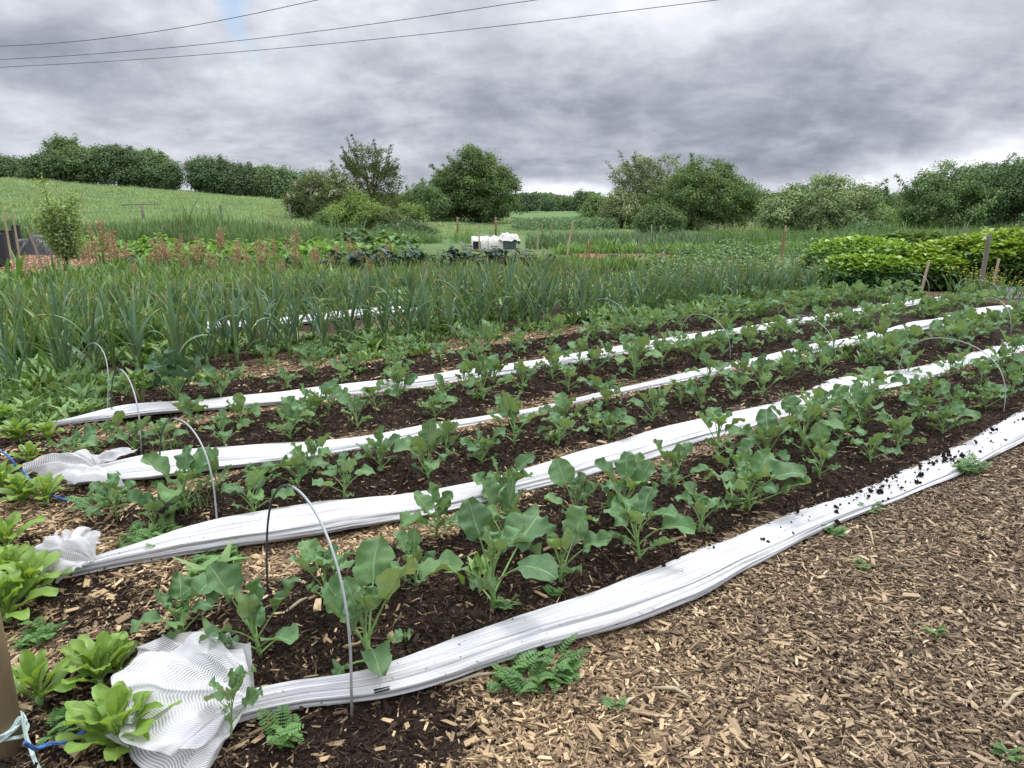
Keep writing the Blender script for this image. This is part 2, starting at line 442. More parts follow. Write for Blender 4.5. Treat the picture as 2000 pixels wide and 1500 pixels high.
def ground_mat():
    m, t, b = mat('ground_surface')
    a = t.new('ShaderNodeAttribute', attribute_name='tint'); sp = t.new('ShaderNodeSeparateColor'); t.put(sp.inputs[0], a.outputs['Color'])
    soil, chips, grass = sp.outputs
    ge = t.new('ShaderNodeNewGeometry'); pos = ge.outputs['Position']
    n1 = t.noise(pos, 22, 8, .65); n2 = t.noise(pos, 90, 5, .6); n3 = t.noise(pos, .35, 6, .6); n4 = t.noise(pos, 3.0, 6, .7)
    vo = t.new('ShaderNodeTexVoronoi', feature='F1'); vo.inputs['Scale'].default_value = 42
    wv = t.new('ShaderNodeMapping'); t.put(wv.inputs[0], t.vm('ADD', pos, t.vm('MULTIPLY', n1.outputs['Color'], (.05, .05, .05)))); wv.inputs['Scale'].default_value = (1, 1, .1)
    t.put(vo.inputs['Vector'], wv)
    soilc = t.ramp(n1.outputs[0], (.3, (.016, .011, .009)), (.55, (.036, .025, .019)), (.75, (.065, .045, .031)))
    sepv = t.new('ShaderNodeSeparateColor'); t.put(sepv.inputs[0], vo.outputs['Color'])
    chipc = t.ramp(sepv.outputs[0], (0, (.050, .035, .024)), (.5, (.17, .12, .075)), (1, (.40, .29, .17)))
    chipc = t.mix(1.0, chipc, t.mapr(vo.outputs['Distance'], 0, .6, 1.15, .45), 'MULTIPLY')
    gc = t.ramp(n4.outputs[0], (.3, (.068, .125, .036)), (.7, (.125, .20, .066)))
    gc = t.mix(t.mapr(n3.outputs[0], .35, .7), gc, (.135, .21, .10))
    c = t.mix(t.m('MULTIPLY', soil, 1.0, clamp=True), chipc, soilc)
    weedy = t.m('MULTIPLY', t.mapr(n4.outputs[0], .62, .75), .35)
    c = t.mix(weedy, c, (.06, .09, .03))
    c = t.mix(grass, c, gc)
    t.put(b.inputs['Base Color'], c); b.inputs['Roughness'].default_value = .95; b.inputs['Specular IOR Level'].default_value = .12
    h = t.m('ADD', t.m('MULTIPLY', n2.outputs[0], .5), n1.outputs[0])
    t.put(b.inputs['Normal'], t.bump(h, .8, .03))
    return m
M['ground'] = ground_mat()

def net_mat(name, solid):
    m, t, b = mat(name)
    uv = t.new('ShaderNodeUVMap'); sp = t.new('ShaderNodeSeparateXYZ'); t.put(sp.inputs[0], uv); u, v = sp.outputs[0], sp.outputs[1]
    tc = t.new('ShaderNodeTexCoord')
    if solid:
        # folded layers: many fine lengthwise threads, u runs round the bundle (0..1), v is metres along it
        cb = t.new('ShaderNodeCombineXYZ'); t.put(cb.inputs[0], t.m('MULTIPLY', u, 60)); t.put(cb.inputs[1], t.m('MULTIPLY', v, .8))
        n = t.noise(cb.outputs[0], 1.0, 4, .6)
        cb2 = t.new('ShaderNodeCombineXYZ'); t.put(cb2.inputs[0], t.m('MULTIPLY', u, 260)); t.put(cb2.inputs[1], t.m('MULTIPLY', v, 2.2))
        n2 = t.noise(cb2.outputs[0], 1.0, 2, .5)
        col = t.mix(1.0, (.63, .635, .655), t.mapr(n.outputs[0], .32, .56, .78, 1.0), 'MULTIPLY')
        col = t.mix(1.0, col, t.mapr(n2.outputs[0], .36, .54, .58, 1.02), 'MULTIPLY')
        dirt = t.noise(tc.outputs['Object'], 5.5, 6, .7)
        col = t.mix(t.m('MULTIPLY', t.mapr(dirt.outputs[0], .56, .72), .42), col, (.44, .40, .34))
        sp2 = t.noise(tc.outputs['Object'], 55, 3, .6)
        col = t.mix(t.mapr(sp2.outputs[0], .685, .72), col, (.09, .07, .05))
        t.put(b.inputs['Base Color'], col); b.inputs['Roughness'].default_value = .75; b.inputs['Specular IOR Level'].default_value = .25
        wr = t.noise(tc.outputs['Object'], 38, 5, .65)
        hh_ = t.m('ADD', t.m('ADD', n.outputs[0], t.m('MULTIPLY', n2.outputs[0], .5)), t.m('MULTIPLY', wr.outputs[0], .8))
        t.put(b.inputs['Normal'], t.bump(hh_, .6, .008))
        return m
    # one or two layers of open mesh: threads both ways with gaps between
    n = t.noise(tc.outputs['Object'], 6, 2)
    vv = t.m('ADD', v, t.m('MULTIPLY', t.m('SUBTRACT', n.outputs[0], .5), .012))
    l1 = t.m('ABSOLUTE', t.m('SUBTRACT', t.m('FRACT', t.m('MULTIPLY', vv, 96)), .5))
    l2 = t.m('ABSOLUTE', t.m('SUBTRACT', t.m('FRACT', t.m('MULTIPLY', u, 190)), .5))
    a = t.m('MAXIMUM', t.mapr(l1, .36, .10), t.m('MULTIPLY', t.mapr(l2, .25, .12), .42))
    a = t.m('MAXIMUM', a, t.mapr(n.outputs[0], .36, .66, .34, .92))
    t.put(b.inputs['Base Color'], c4((.70, .705, .73))); b.inputs['Roughness'].default_value = .7
    tr = t.new('ShaderNodeBsdfTransparent'); tl = t.new('ShaderNodeBsdfTranslucent'); tl.inputs[0].default_value = (.8, .8, .8, 1)
    m0 = t.new('ShaderNodeMixShader'); m0.inputs[0].default_value = .25
    t.l.new(b.outputs[0], m0.inputs[1]); t.l.new(tl.outputs[0], m0.inputs[2])
    ms = t.new('ShaderNodeMixShader'); t.put(ms.inputs[0], a)
    t.l.new(tr.outputs[0], ms.inputs[1]); t.l.new(m0.outputs[0], ms.inputs[2]); t.l.new(ms.outputs[0], t.n['Material Output'].inputs[0])
    return m
M['net'] = net_mat('netting_bundle', True)
M['mesh'] = net_mat('open_netting', False)

# ------------------------------------------------------------------ ground: one sheet to the horizon
def build_ground():
    rs = [.25]
    while rs[-1] < 1: rs.append(rs[-1] * 1.05)
    while rs[-1] < 13: rs.append(rs[-1] * 1.0062)
    while rs[-1] < 90: rs.append(rs[-1] * 1.02)
    while rs[-1] < 3500: rs.append(rs[-1] * 1.06)
    rs = np.array(rs)
    az = np.concatenate([np.arange(-56, 56, .24), np.arange(56, 304, 4)])
    A, Rr = np.meshgrid(np.radians(az), rs)
    x = (Rr * np.sin(A)).ravel(); y = (Rr * np.cos(A)).ravel()
    n = len(az); m = len(rs)
    z = hz(x, y)
    so, ch, gr = zones(x, y); cl = chips_left(x, y)
    gr = gr * (1 - cl)
    cols = np.stack([so * (1 - cl), ch, gr, np.ones_like(so)], 1)
    i = np.arange(m - 1)[:, None] * n; j = np.arange(n)[None, :]; j2 = (j + 1) % n
    f = np.stack([i + j, i + j2, i + n + j2, i + n + j], -1).reshape(-1, 4)[:, ::-1]
    vs = np.stack([x, y, z], 1)
    # close the disc under the viewer's feet
    vs = np.vstack([vs, [[0, 0, float(z[0])]]]); cols = np.vstack([cols, cols[:1]])
    me = mesh('ground', vs, np.ascontiguousarray(f), M['ground'], True, None, cols)
    import bmesh
    bm = bmesh.new(); bm.from_mesh(me); bm.verts.ensure_lookup_table()
    c = bm.verts[len(vs) - 1]
    for q in range(n): bm.faces.new((c, bm.verts[(q + 1) % n], bm.verts[q])) if False else bm.faces.new((c, bm.verts[q], bm.verts[(q + 1) % n])).normal_flip()
    bm.to_mesh(me); bm.free()
    tag(obj('ground', me), kind='structure')
build_ground()

# ------------------------------------------------------------------ scattering of uncountable stuff
def scatter(name, protos, P, rot, sc, label, cat=None):
    """instances of the given meshes on points; returns ONE object, kind stuff"""
    coll = bpy.data.collections.new(name + '_kinds')
    for i, me in enumerate(protos):
        coll.objects.link(bpy.data.objects.new(f'{name}_kind', me))
    P = np.asarray(P, np.float32); n = len(P)
    me = bpy.data.meshes.new(name); me.vertices.add(n); me.vertices.foreach_set('co', P.ravel())
    a = me.attributes.new('rot', 'FLOAT_VECTOR', 'POINT'); a.data.foreach_set('vector', np.asarray(rot, np.float32).ravel())
    a = me.attributes.new('sca', 'FLOAT', 'POINT'); a.data.foreach_set('value', np.asarray(sc, np.float32))
    a = me.attributes.new('idx', 'INT', 'POINT'); a.data.foreach_set('value', rng.integers(0, len(protos), n).astype(np.int32))
    o = obj(name, me)
    g = bpy.data.node_groups.new(name, 'GeometryNodeTree')
    g.interface.new_socket('Geometry', in_out='INPUT', socket_type='NodeSocketGeometry')
    g.interface.new_socket('Geometry', in_out='OUTPUT', socket_type='NodeSocketGeometry')
    N = g.nodes.new; L = g.links.new
    gi = N('NodeGroupInput'); go = N('NodeGroupOutput'); ip = N('GeometryNodeInstanceOnPoints'); ci = N('GeometryNodeCollectionInfo')
    ci.inputs['Collection'].default_value = coll; ci.inputs['Separate Children'].default_value = True; ci.inputs['Reset Children'].default_value = True
    def na(nm, ty):
        q = N('GeometryNodeInputNamedAttribute'); q.data_type = ty; q.inputs['Name'].default_value = nm
        return q.outputs['Attribute']
    e2r = N('FunctionNodeEulerToRotation'); L(na('rot', 'FLOAT_VECTOR'), e2r.inputs[0])
    L(gi.outputs[0], ip.inputs['Points']); L(ci.outputs[0], ip.inputs['Instance'])
    ip.inputs['Pick Instance'].default_value = True
    L(na('idx', 'INT'), ip.inputs['Instance Index']); L(e2r.outputs[0], ip.inputs['Rotation']); L(na('sca', 'FLOAT'), ip.inputs['Scale'])
    L(ip.outputs[0], go.inputs[0])
    md = o.modifiers.new('scatter', 'NODES'); md.node_group = g
    return tag(o, label, cat, kind='stuff')
def fan_points(n, r0, r1, a0, a1, power=1.0):
    a = np.radians(rng.uniform(a0, a1, n)); r = (r0 ** power + rng.random(n) * (r1 ** power - r0 ** power)) ** (1 / power)
    return r * np.sin(a), r * np.cos(a)

mw, tw, bw = mat('fresh_chip')
tw.put(bw.inputs['Base Color'], tw.ramp(tw.new('ShaderNodeObjectInfo').outputs['Random'], (0, (.22, .12, .065)), (.5, (.46, .28, .16)), (1, (.66, .46, .29))))
bw.inputs['Roughness'].default_value = .85
M['chip_warm'] = mw
def chip_meshes(matl, L=.0205, W=.0068, T=.0021, n=12, seed=1):
    rd = random.Random(seed); out = []
    for i in range(n):
        l = L * rd.uniform(.55, 1.5); w = W * rd.uniform(.5, 1.5); th = T * rd.uniform(.5, 1.5)
        if i == 0: l *= 1.9; w *= .5
        if i in (1, 2): l *= 1.5; w *= .35
        if i in (3, 4): l *= .45; w *= .5
        sk = rd.uniform(-.35, .35) * w; vs = []
        for zz in (-1, 1):
            for (a, b) in ((-1, -.8), (-.7, 1), (.9, .7), (1, -1)):
                vs.append((a * l / 2 * rd.uniform(.8, 1.1), b * w / 2 * rd.uniform(.7, 1.15) + sk * a, zz * th / 2 + rd.uniform(-.2, .2) * th + a * a * rd.uniform(-.1, .3) * th))
        out.append(mesh('chip', vs, [(3, 2, 1, 0), (4, 5, 6, 7), (0, 1, 5, 4), (1, 2, 6, 5), (2, 3, 7, 6), (3, 0, 4, 7)], matl, False))
    return out
def build_chips():
    x, y = fan_points(520000, 1.15, 9.5, -40, 44, 1.2)
    so, ch, gr = zones(x, y); s, t = ST(x, y)
    ok = rng.random(len(x)) < np.clip(ch * 1.0 + so * (.025 + .10 * (s < .5)), 0, 1) * (1 - gr)
    ok &= ~((t > 6.9))
    x, y, t = x[ok], y[ok], t[ok]; n = len(x)
    z = hz(x, y) + rng.random(n) ** 2 * .014 + .002
    rot = np.stack([rng.normal(0, .19, n), rng.normal(0, .17, n), rng.uniform(0, 6.28, n)], 1)
    dd = np.hypot(x, y)
    sc = np.clip(rng.lognormal(-.06, .42, n), .3, 2.4) * np.where(dd > 5, 1.15, 1.0) * (1 + .15 * (t > 1.6)) * (1 + .10 * (1 - sst(.0, 1.0, x)))
    print('chips', n)
    scatter('wood_chip_mulch', chip_meshes(M['chip']), np.stack([x, y, z], 1), rot, sc, 'tan and grey wood chips spread over the paths')
    # far paths by the black bags and by the bucket
    xs, ys = [], []
    a = rng.uniform(-18, -8.3, 26000); b = rng.uniform(9.5, 25.5, 26000); c = rng.uniform(1.8, 5, 9000); d = rng.uniform(17.8, 23, 9000)
    x = np.concatenate([a, c]); y = np.concatenate([b, d]); ok = chips_left(x, y) > .5; x, y = x[ok], y[ok]; n = len(x)
    rot = np.stack([rng.normal(0, .35, n), rng.normal(0, .35, n), rng.uniform(0, 6.28, n)], 1)
    scatter('orange_wood_chips', chip_meshes(M['chip_warm'], .06, .03, .008, 4, 3), np.stack([x, y, hz(x, y) + .01], 1), rot, rng.lognormal(0, .35, n), 'fresh orange wood chips on the far paths')
build_chips()

def clod_meshes(n=4, seed=4, matl=None):
    rd = np.random.default_rng(seed); out = []
    import bmesh
    for i in range(n):
        bm = bmesh.new(); bmesh.ops.create_icosphere(bm, subdivisions=2, radius=.5)
        for v in bm.verts:
            k = 1 + .35 * rd.normal(); v.co = v.co * max(.5, min(1.5, k)); v.co.z *= .65
        me = bpy.data.meshes.new('clod'); bm.to_mesh(me); bm.free(); me.materials.append(matl or M['clod'])
        out.append(me)
    return out
def build_soil_bits():
    x, y = fan_points(230000, 1.5, 9.5, -40, 42, 1.15)
    so, ch, gr = zones(x, y); s, t = ST(x, y)
    ok = (rng.random(len(x)) < np.maximum(so, .30 * (vn(x, y, 1.3, 77) + .75))) & (t < 7.5)
    x, y = x[ok], y[ok]; n = len(x); print('fibres', n)
    rot = np.stack([rng.normal(0, .5, n), rng.normal(0, .5, n), rng.uniform(0, 6.28, n)], 1)
    scatter('compost_fibres', chip_meshes(M['fibre'], .0165, .0042, .003, 6, 9), np.stack([x, y, hz(x, y) + rng.random(n) * .010], 1), rot, rng.lognormal(0, .4, n), 'dark fibrous compost on the beds')
    k = rng.random(n) < .20
    x, y = x[k] + rng.normal(0, .01, k.sum()), y[k]; n = len(x)
    scatter('soil_clods', clod_meshes(), np.stack([x, y, hz(x, y)], 1), rng.uniform(0, 6, (n, 3)), np.clip(rng.lognormal(-4.45, .5, n), 0, .022), 'small dark clods of soil on the beds')
build_soil_bits()

# ------------------------------------------------------------------ netting bundles
def px_net(tops, bots, th=.07):
    """edges seen in the photo -> centre line and width in plot coordinates"""
    def conv(l, h):
        a = np.array([ST(*G(px, py, h)[:2]) for px, py in l]); return a[np.argsort(a[:, 0])]
    a = conv(tops, th); b = conv(bots, .04)
    s = np.linspace(max(a[0, 0], b[0, 0]), max(a[-1, 0], b[-1, 0]), 60)
    ta = np.interp(s, a[:, 0], a[:, 1]); tb = np.interp(s, b[:, 0], b[:, 1])
    return s, (ta + tb) / 2, np.clip(np.abs(ta - tb), .1, .5)
def net(name, s, tc, wd, hgt, label, seed, s0, s1, tight=(.06, .06), flatten=None):
    root = empty(name, (*XY(s[0], tc[0]), 0))
    n = int((s1 - s0) / .03); ss = np.linspace(s0, s1, n)
    k = np.ones(9) / 9
    t = np.interp(ss, s, tc); w = np.interp(ss, s, wd)
    pad = lambda q: np.convolve(np.pad(q, 30, mode='edge'), np.ones(11) / 11, 'same')[30:-30]
    t = pad(t); w = pad(w)
    w = w * (tight[0] + (1 - tight[0]) * sst(0, .55, ss - s0)) * (tight[1] + (1 - tight[1]) * sst(0, .5, s1 - ss))
    hh = np.full(n, hgt) * (.5 + .5 * w / max(w.max(), .01)) * (1 + vn(ss, ss * 0 + seed, 1.2, seed) * .5)
    if flatten is not None: hh = hh * (1 - .6 * sst(flatten[0], flatten[1], ss))
    m = 96; th = np.linspace(0, 2 * PI, m, endpoint=False)
    TH, SS = np.meshgrid(th, ss); W = w[:, None]; H = hh[:, None]
    fold = 1 + .13 * vn(TH * 2.2, SS * .55, 1, seed) + .11 * vn(TH * 5.5, SS * .7, 1, seed + 3) + .10 * vn(TH * 12, SS * 1.1, 1, seed + 5)
    fold += .05 * np.sin(TH * 9 + 3 * vn(SS, SS * 0, .5, seed))
    fold += .07 * vn(TH * 18, SS * 4, 1, seed + 8) + .10 * vn(TH * 4, SS * 3.2, 1, seed + 11)
    cx = np.cos(TH) * W * .50 * fold + .010 * vn(SS, SS * 0, 2.1, seed + 13); cz = np.sin(TH) * H / 2 * fold
    cz = np.where(cz < 0, cz * .55, cz)
    tt = t[:, None] + cx
    X, Y = XY(SS, tt)
    gz = pad(hz(*XY(ss, t)))[:, None]
    Z = gz + cz + H * .27
    V = np.stack([X - root.location.x, Y - root.location.y, Z], -1).reshape(-1, 3)
    # seam: repeat first column for uv
    uv = np.stack([TH / (2 * PI), SS], -1).reshape(-1, 2)
    i = np.arange(n - 1)[:, None] * m; j = np.arange(m)[None, :]; j2 = (j + 1) % m
    f = np.stack([i + j, i + n * 0 + j2, i + m + j2, i + m + j], -1).reshape(-1, 4)
    o = obj('bundled_netting', mesh('bundled_netting', V, np.ascontiguousarray(f), M['net'], True, uv), root)
    tag(root, label, 'netting', 'white crop netting pulled off the beds')
    return root
def fan(root, name, knot, edge, seed, lift=.10, folds=9, nr=70):
    """spread of open mesh running from the knot out to an uneven edge; px lists with heights"""
    K = G(*knot[:2], knot[2]); E = [G(a, b, h) for a, b, h in edge]
    na = 120; idx = np.linspace(0, len(E) - 1, na)
    E = np.array([list(e) for e in E]); EE = np.stack([np.interp(idx, np.arange(len(E)), E[:, c]) for c in range(3)], 1)
    EE[:, :2] += np.stack([vn(idx, idx * 0, 3, seed), vn(idx, idx * 0, 3, seed + 1)], 1) * .05
    r = np.linspace(.02, 1, nr)
    P = np.array(K)[None, None, :] * (1 - r[:, None, None]) + EE[None] * r[:, None, None]
    Rg, Ig = np.meshgrid(r, np.linspace(0, 1, na), indexing='ij')
    z = np.sin(Rg * PI * .9) * lift * (.6 + .8 * vn(Ig * 3, Rg, 1, seed))
    z += np.abs(np.sin(Ig * folds * PI + 2 * vn(Ig * 4, Rg * 2, 1, seed + 2))) * .035 * Rg ** .7 * (1 + vn(Ig * 6, Rg * 3, 1, seed + 9))
    z += vn(Ig * 26, Rg * 5, 1, seed + 4) * .006 + vn(Ig * 9, Rg * 5, 1, seed + 6) * .02
    P[..., 2] += z
    gz = hz(P[..., 0].ravel(), P[..., 1].ravel()).reshape(P.shape[:2])
    P[..., 2] = np.maximum(P[..., 2] + gz * .7, gz + .012)
    V = P.reshape(-1, 3) - np.array(root.location)[None]
    uv = np.stack([Ig, Rg * .42], -1).reshape(-1, 2)
    i = np.arange(nr - 1)[:, None] * na; j = np.arange(na - 1)[None, :]
    f = np.stack([i + j, i + j + 1, i + na + j + 1, i + na + j], -1).reshape(-1, 4)
    obj(name, mesh(name, V, np.ascontiguousarray(f), M['mesh'], True, uv), root)

n1 = px_net([(480, 1352), (684, 1336), (745, 1308), (850, 1266), (955, 1224), (1100, 1170), (1325, 1073), (1550, 990), (1653, 954), (1775, 900), (1895, 847), (1958, 815), (2000, 793), (2100, 745)],
            [(480, 1402), (605, 1385), (692, 1387), (780, 1367), (850, 1346), (955, 1304), (1100, 1251), (1200, 1224), (1325, 1174), (1550, 1057), (1685, 994), (1865, 922), (2000, 856), (2120, 795)])
NET1 = net('crop_netting', *n1, .16, 'white bundled netting nearest the wood chip path with soil spilt on it', 1, float(n1[0][0]) - .06, 8.2, (.85, 1), flatten=(1.0, 2.8))
n2 = px_net([(150, 1085), (300, 1053), (573, 993), (780, 963), (945, 933), (1260, 840), (1440, 794), (1550, 762), (1625, 731), (1811, 704), (1895, 680), (2000, 654)],
            [(150, 1112), (300, 1103), (533, 1070), (780, 1014), (1020, 954), (1152, 924), (1344, 870), (1590, 794), (1804, 737), (2000, 690)])
NET2 = net('crop_netting', *n2, .14, 'second white netting bundle from the path, tied in a frilled knot at its left end', 2, float(n2[0][0]) - .03, 11.5, (.5, 1), flatten=(3, 5))
n3 = px_net([(120, 905), (260, 897), (380, 880), (600, 855), (680, 846), (984, 800), (1179, 758), (1340, 722), (1954, 592)],
            [(120, 950), (200, 955), (320, 945), (350, 930), (530, 906), (680, 876), (855, 843), (975, 821), (1200, 770), (1825, 640), (1960, 612)])
NET3 = net('crop_netting', *n3, .11, 'third white netting bundle back, wide and loose at its left end', 3, float(n3[0][0]), 12.0, (.5, .5))
n4 = px_net([(75, 822), (170, 807), (320, 790), (410, 780), (680, 748), (954, 713), (1170, 680), (1500, 630), (1815, 578)],
            [(75, 832), (230, 828), (350, 810), (680, 775), (951, 735), (1500, 645), (1815, 590)])
NET4 = net('crop_netting', *n4, .10, 'farthest white netting bundle in front of the tall garlic', 4, float(n4[0][0]), 12.5, (.2, .6))
s5 = np.linspace(.5, 5.2, 30); NET5 = net('crop_netting', s5, 9.15 - .05 * s5 * 0 + .1 * np.sin(s5), np.full(30, .34), .14, 'white netting strip lying between the garlic rows', 5, .5, 5.0)
fan(NET1, 'netting_fan', (500, 1372, .05), [(488, 1275, .16), (440, 1268, .05), (345, 1250, .05), (270, 1285, .04), (212, 1335, .04), (200, 1380, .05), (215, 1440, .05), (260, 1500, .04), (330, 1560, .02), (400, 1540, .02), (430, 1460, .02), (452, 1415, .02)], 21, .025, 6)
fan(NET1, 'netting_layer', (495, 1380, .07), [(480, 1285, .12), (400, 1262, .12), (330, 1275, .12), (235, 1340, .12), (215, 1400, .1), (250, 1470, .08), (330, 1500, .05), (400, 1475, .05), (440, 1425, .03)], 27, .045, 4)
fan(NET2, 'netting_frill', (185, 1102, .05), [(205, 1068, .10), (150, 1072, .12), (100, 1080, .12), (52, 1105, .09), (62, 1135, .03), (110, 1148, .02), (160, 1135, .03)], 31, .07, 8, 40)
fan(NET2, 'netting_loop', (125, 1105, .06), [(95, 1085, .09), (115, 1062, .10), (160, 1046, .11), (195, 1052, .10), (198, 1075, .08), (190, 1098, .05)], 33, .05, 5, 40)
fan(NET3, 'netting_frill', (190, 925, .07), [(272, 900, .1), (215, 897, .11), (150, 897, .12), (90, 905, .10), (48, 915, .06), (60, 935, .03), (110, 952, .02), (170, 957, .02), (240, 955, .03)], 35, .06, 7, 40)

# soil spilt on the front netting, a black tag, dry stems
def build_spill():
    n = 330
    s = np.concatenate([rng.uniform(1.2, 7.5, 190), 3.6 + rng.normal(0, .16, 70), 4.6 + rng.normal(0, .2, 70)])
    t = np.interp(s, n1[0], n1[1]) + rng.normal(0, 1, n) * np.interp(s, n1[0], n1[2]) * .25
    x, y = XY(s, t)
    z = hz(x, y) + .046 - np.abs(t - np.interp(s, n1[0], n1[1])) * .04
    sc = rng.lognormal(-4.75, .75, n)
    scatter('spilt_soil', clod_meshes(4, 8), np.stack([x, y, z + .004], 1), rng.uniform(0, 6, (n, 3)), np.clip(sc, .003, .028), 'crumbs of dark soil spilt on the front netting')
build_spill()
p = G(745, 1343, .085); mb = MB()
mb.box((0, 0, 0), (.048, .012, .002), AZ * 0 + R(24)); mb.box((.004, -.012, -.002), (.046, .006, .002), R(24)); mb.box((-.004, .01, .002), (.03, .004, .002), R(24))
o = mb.build('netting_tag', M['tagblack'], NET1, False); o.location = p - NET1.location

# ------------------------------------------------------------------ leaf shapes
def leaf_mesh(name, matl, L=.2, W=.15, pet=.12, seed=1, e0=.6, bend=.9, cup=.18, ruffle=.02, shape='ovate', nu=14, nv=5, pw=.0035, lobes=True, stem_mat=None, twist=.0):
    """blade with petiole, growing from the origin along +X, rising at angle e0 then bending over"""
    rd = np.random.default_rng(seed)
    vs = []; fs = []; uv = []
    def spine(d):
        # arc length d -> position and angle
        T = L + pet; n = 24; x = z = 0; dd = 0
        for i in range(n):
            f = (i + .5) / n
            if dd + T / n > d: break
            a = e0 - bend * f ** 1.6
            x += math.cos(a) * T / n; z += math.sin(a) * T / n; dd += T / n
        a = e0 - bend * (d / T) ** 1.6
        return x + math.cos(a) * (d - dd), z + math.sin(a) * (d - dd), a
    # petiole and midrib as a tapering ribbon tube (4 sided)
    npet = 9; P0 = []
    for i in range(npet):
        f = i / (npet - 1); d = f * (pet + L * .75); x, z, a = spine(d); r = pw * (1.25 - f * 1.0)
        for q in range(4):
            th = q * PI / 2 + PI / 4
            vs.append((x - math.sin(a) * math.sin(th) * r - math.sin(a) * -.4 * pw, math.cos(th) * r, z + math.cos(a) * math.sin(th) * r - .6 * pw)); uv.append((.1, .5))
    for i in range(npet - 1):
        for q in range(4):
            fs.append((i * 4 + q, i * 4 + (q + 1) % 4, i * 4 + 4 + (q + 1) % 4, i * 4 + 4 + q))
    b = len(vs)
    ph = rd.uniform(0, 6, 6); asy = rd.uniform(-.08, .08)
    for i in range(nu + 1):
        u = i / nu
        if shape == 'ovate': w = (math.sin(PI * min(1, u * .985 + .015) ** .86)) ** .50
        elif shape == 'spoon': w = .20 + .80 * (max(0, math.sin(PI * u ** 1.7))) ** .62 * sst(.05, .5, u) if u < .995 else .35
        elif shape == 'strap': w = max(.02, (1 - u ** 2.2) * (1 - .25 * (1 - u)))
        elif shape == 'lance': w = math.sin(PI * max(.02, u) ** .8) ** .9
        else: w = 1
        if u > .999: w = .30 if shape in ('ovate', 'spoon') else w * .12
        x, z, a = spine(pet + u * L)
        nx, nz = -math.sin(a), math.cos(a)
        for j in range(-nv, nv + 1):
            v = j / nv
            e = 1.0
            if lobes: e = 1 + abs(v) * (.040 * math.sin(u * 17 + ph[0] + (j > 0) * 2) + .025 * math.sin(u * 31 + ph[1] + (j > 0)))
            yy = v * W / 2 * w * e * (1 + asy * (1 if v > 0 else -1))
            lift = cup * abs(yy) ** 1.0 * abs(v) ** .6
            lift += ruffle * abs(v) ** 1.7 * math.sin(u * 11 + ph[2] + (v > 0) * 2.1) + ruffle * .55 * abs(v) * math.sin(u * 21 + ph[3] + (v > 0) * 1.3)
            lift += .35 * ruffle * math.sin(u * 6 + v * 4 + ph[4])
            k = twist * u; c, s_ = math.cos(k), math.sin(k)
            yy, lift = yy * c - lift * s_, yy * s_ + lift * c
            bk = -.10 * W * (1 - u) ** 2 * v * v * (shape == 'ovate')
            vs.append((x + nx * lift + bk * math.cos(a) + .0, yy, z + nz * lift + bk * math.sin(a)))
            uv.append((u, (v + 1) / 2))
    m = 2 * nv + 1
    for i in range(nu):
        for j in range(m - 1):
            fs.append((b + i * m + j, b + (i + 1) * m + j, b + (i + 1) * m + j + 1, b + i * m + j + 1))
    me = mesh(name, vs, fs, matl, True, uv)
    if stem_mat:
        me.materials.append(stem_mat)
        mi = np.zeros(len(me.polygons), np.int32); mi[:(npet - 1) * 4] = 1; me.polygons.foreach_set('material_index', mi)
    return me

# ---- young brassicas: stem and separate leaves
def brassica_proto(seed, dark=False):
    rd = random.Random(seed)
    root = empty('brassica_plant')
    hs = rd.uniform(.12, .19)
    lean = (rd.uniform(-.03, .03), rd.uniform(-.03, .03))
    pts = [(lean[0] * f, lean[1] * f, -.02 + (hs + .02) * f) for f in (0, .3, .6, 1)]
    MB().tube(pts, [.011, .009, .008, .005], 8).build('stem', M['brassica_stem'], root)
    n = rd.randint(10, 13) if not dark else 16
    for i in range(n):
        f = i / (n - 1)
        L = (.078 + .066 * math.sin(PI * (.25 + .6 * f))) * rd.uniform(.72, 1.22)
        if dark: L *= 1.3
        if i < 2: L *= .6
        if i >= n - 2: L *= .62
        W = L * rd.uniform(.70, .98)
        pet = L * rd.uniform(.8, 1.5) * (1 - .30 * f)
        e0 = R(38 + 46 * f + rd.uniform(-12, 12)); bend = R(rd.choice((5, 15, 30, 50, 85)) + rd.uniform(-8, 12))
        if dark: bend *= 1.4
        key = rd.randint(1, 10 ** 6)
        me = leaf_mesh('leaf', M['brassica_dark'] if dark else M['brassica'], L, W, pet, key, e0, bend, rd.uniform(.10, .55), rd.uniform(.007, .020) * (1.6 if dark else 1), stem_mat=M['brassica_stem'], pw=.0042, twist=rd.uniform(-.6, .6))
        z = hs * (.15 + .85 * f)
        o = obj('leaf', me, root, (lean[0] * z / hs, lean[1] * z / hs, z), (rd.uniform(-.2, .2), 0, i * 2.4 + rd.uniform(-.4, .4)))
    KIDS[root.name] = list(root.children)
    return root
def place(proto, p, rz, sc, label, cat, group=None, first=set()):
    if proto.name not in first:
        first.add(proto.name); o = proto; kk = KIDS.get(proto.name)
    else:
        o = copy_tree(proto)
    o.location = p; o.rotation_euler = (0, 0, rz); o.scale = (sc, sc, sc)
    tag(o, label, cat, group)
    return o
BP = [brassica_proto(100 + i) for i in range(14)]
BD = brassica_proto(300, True)
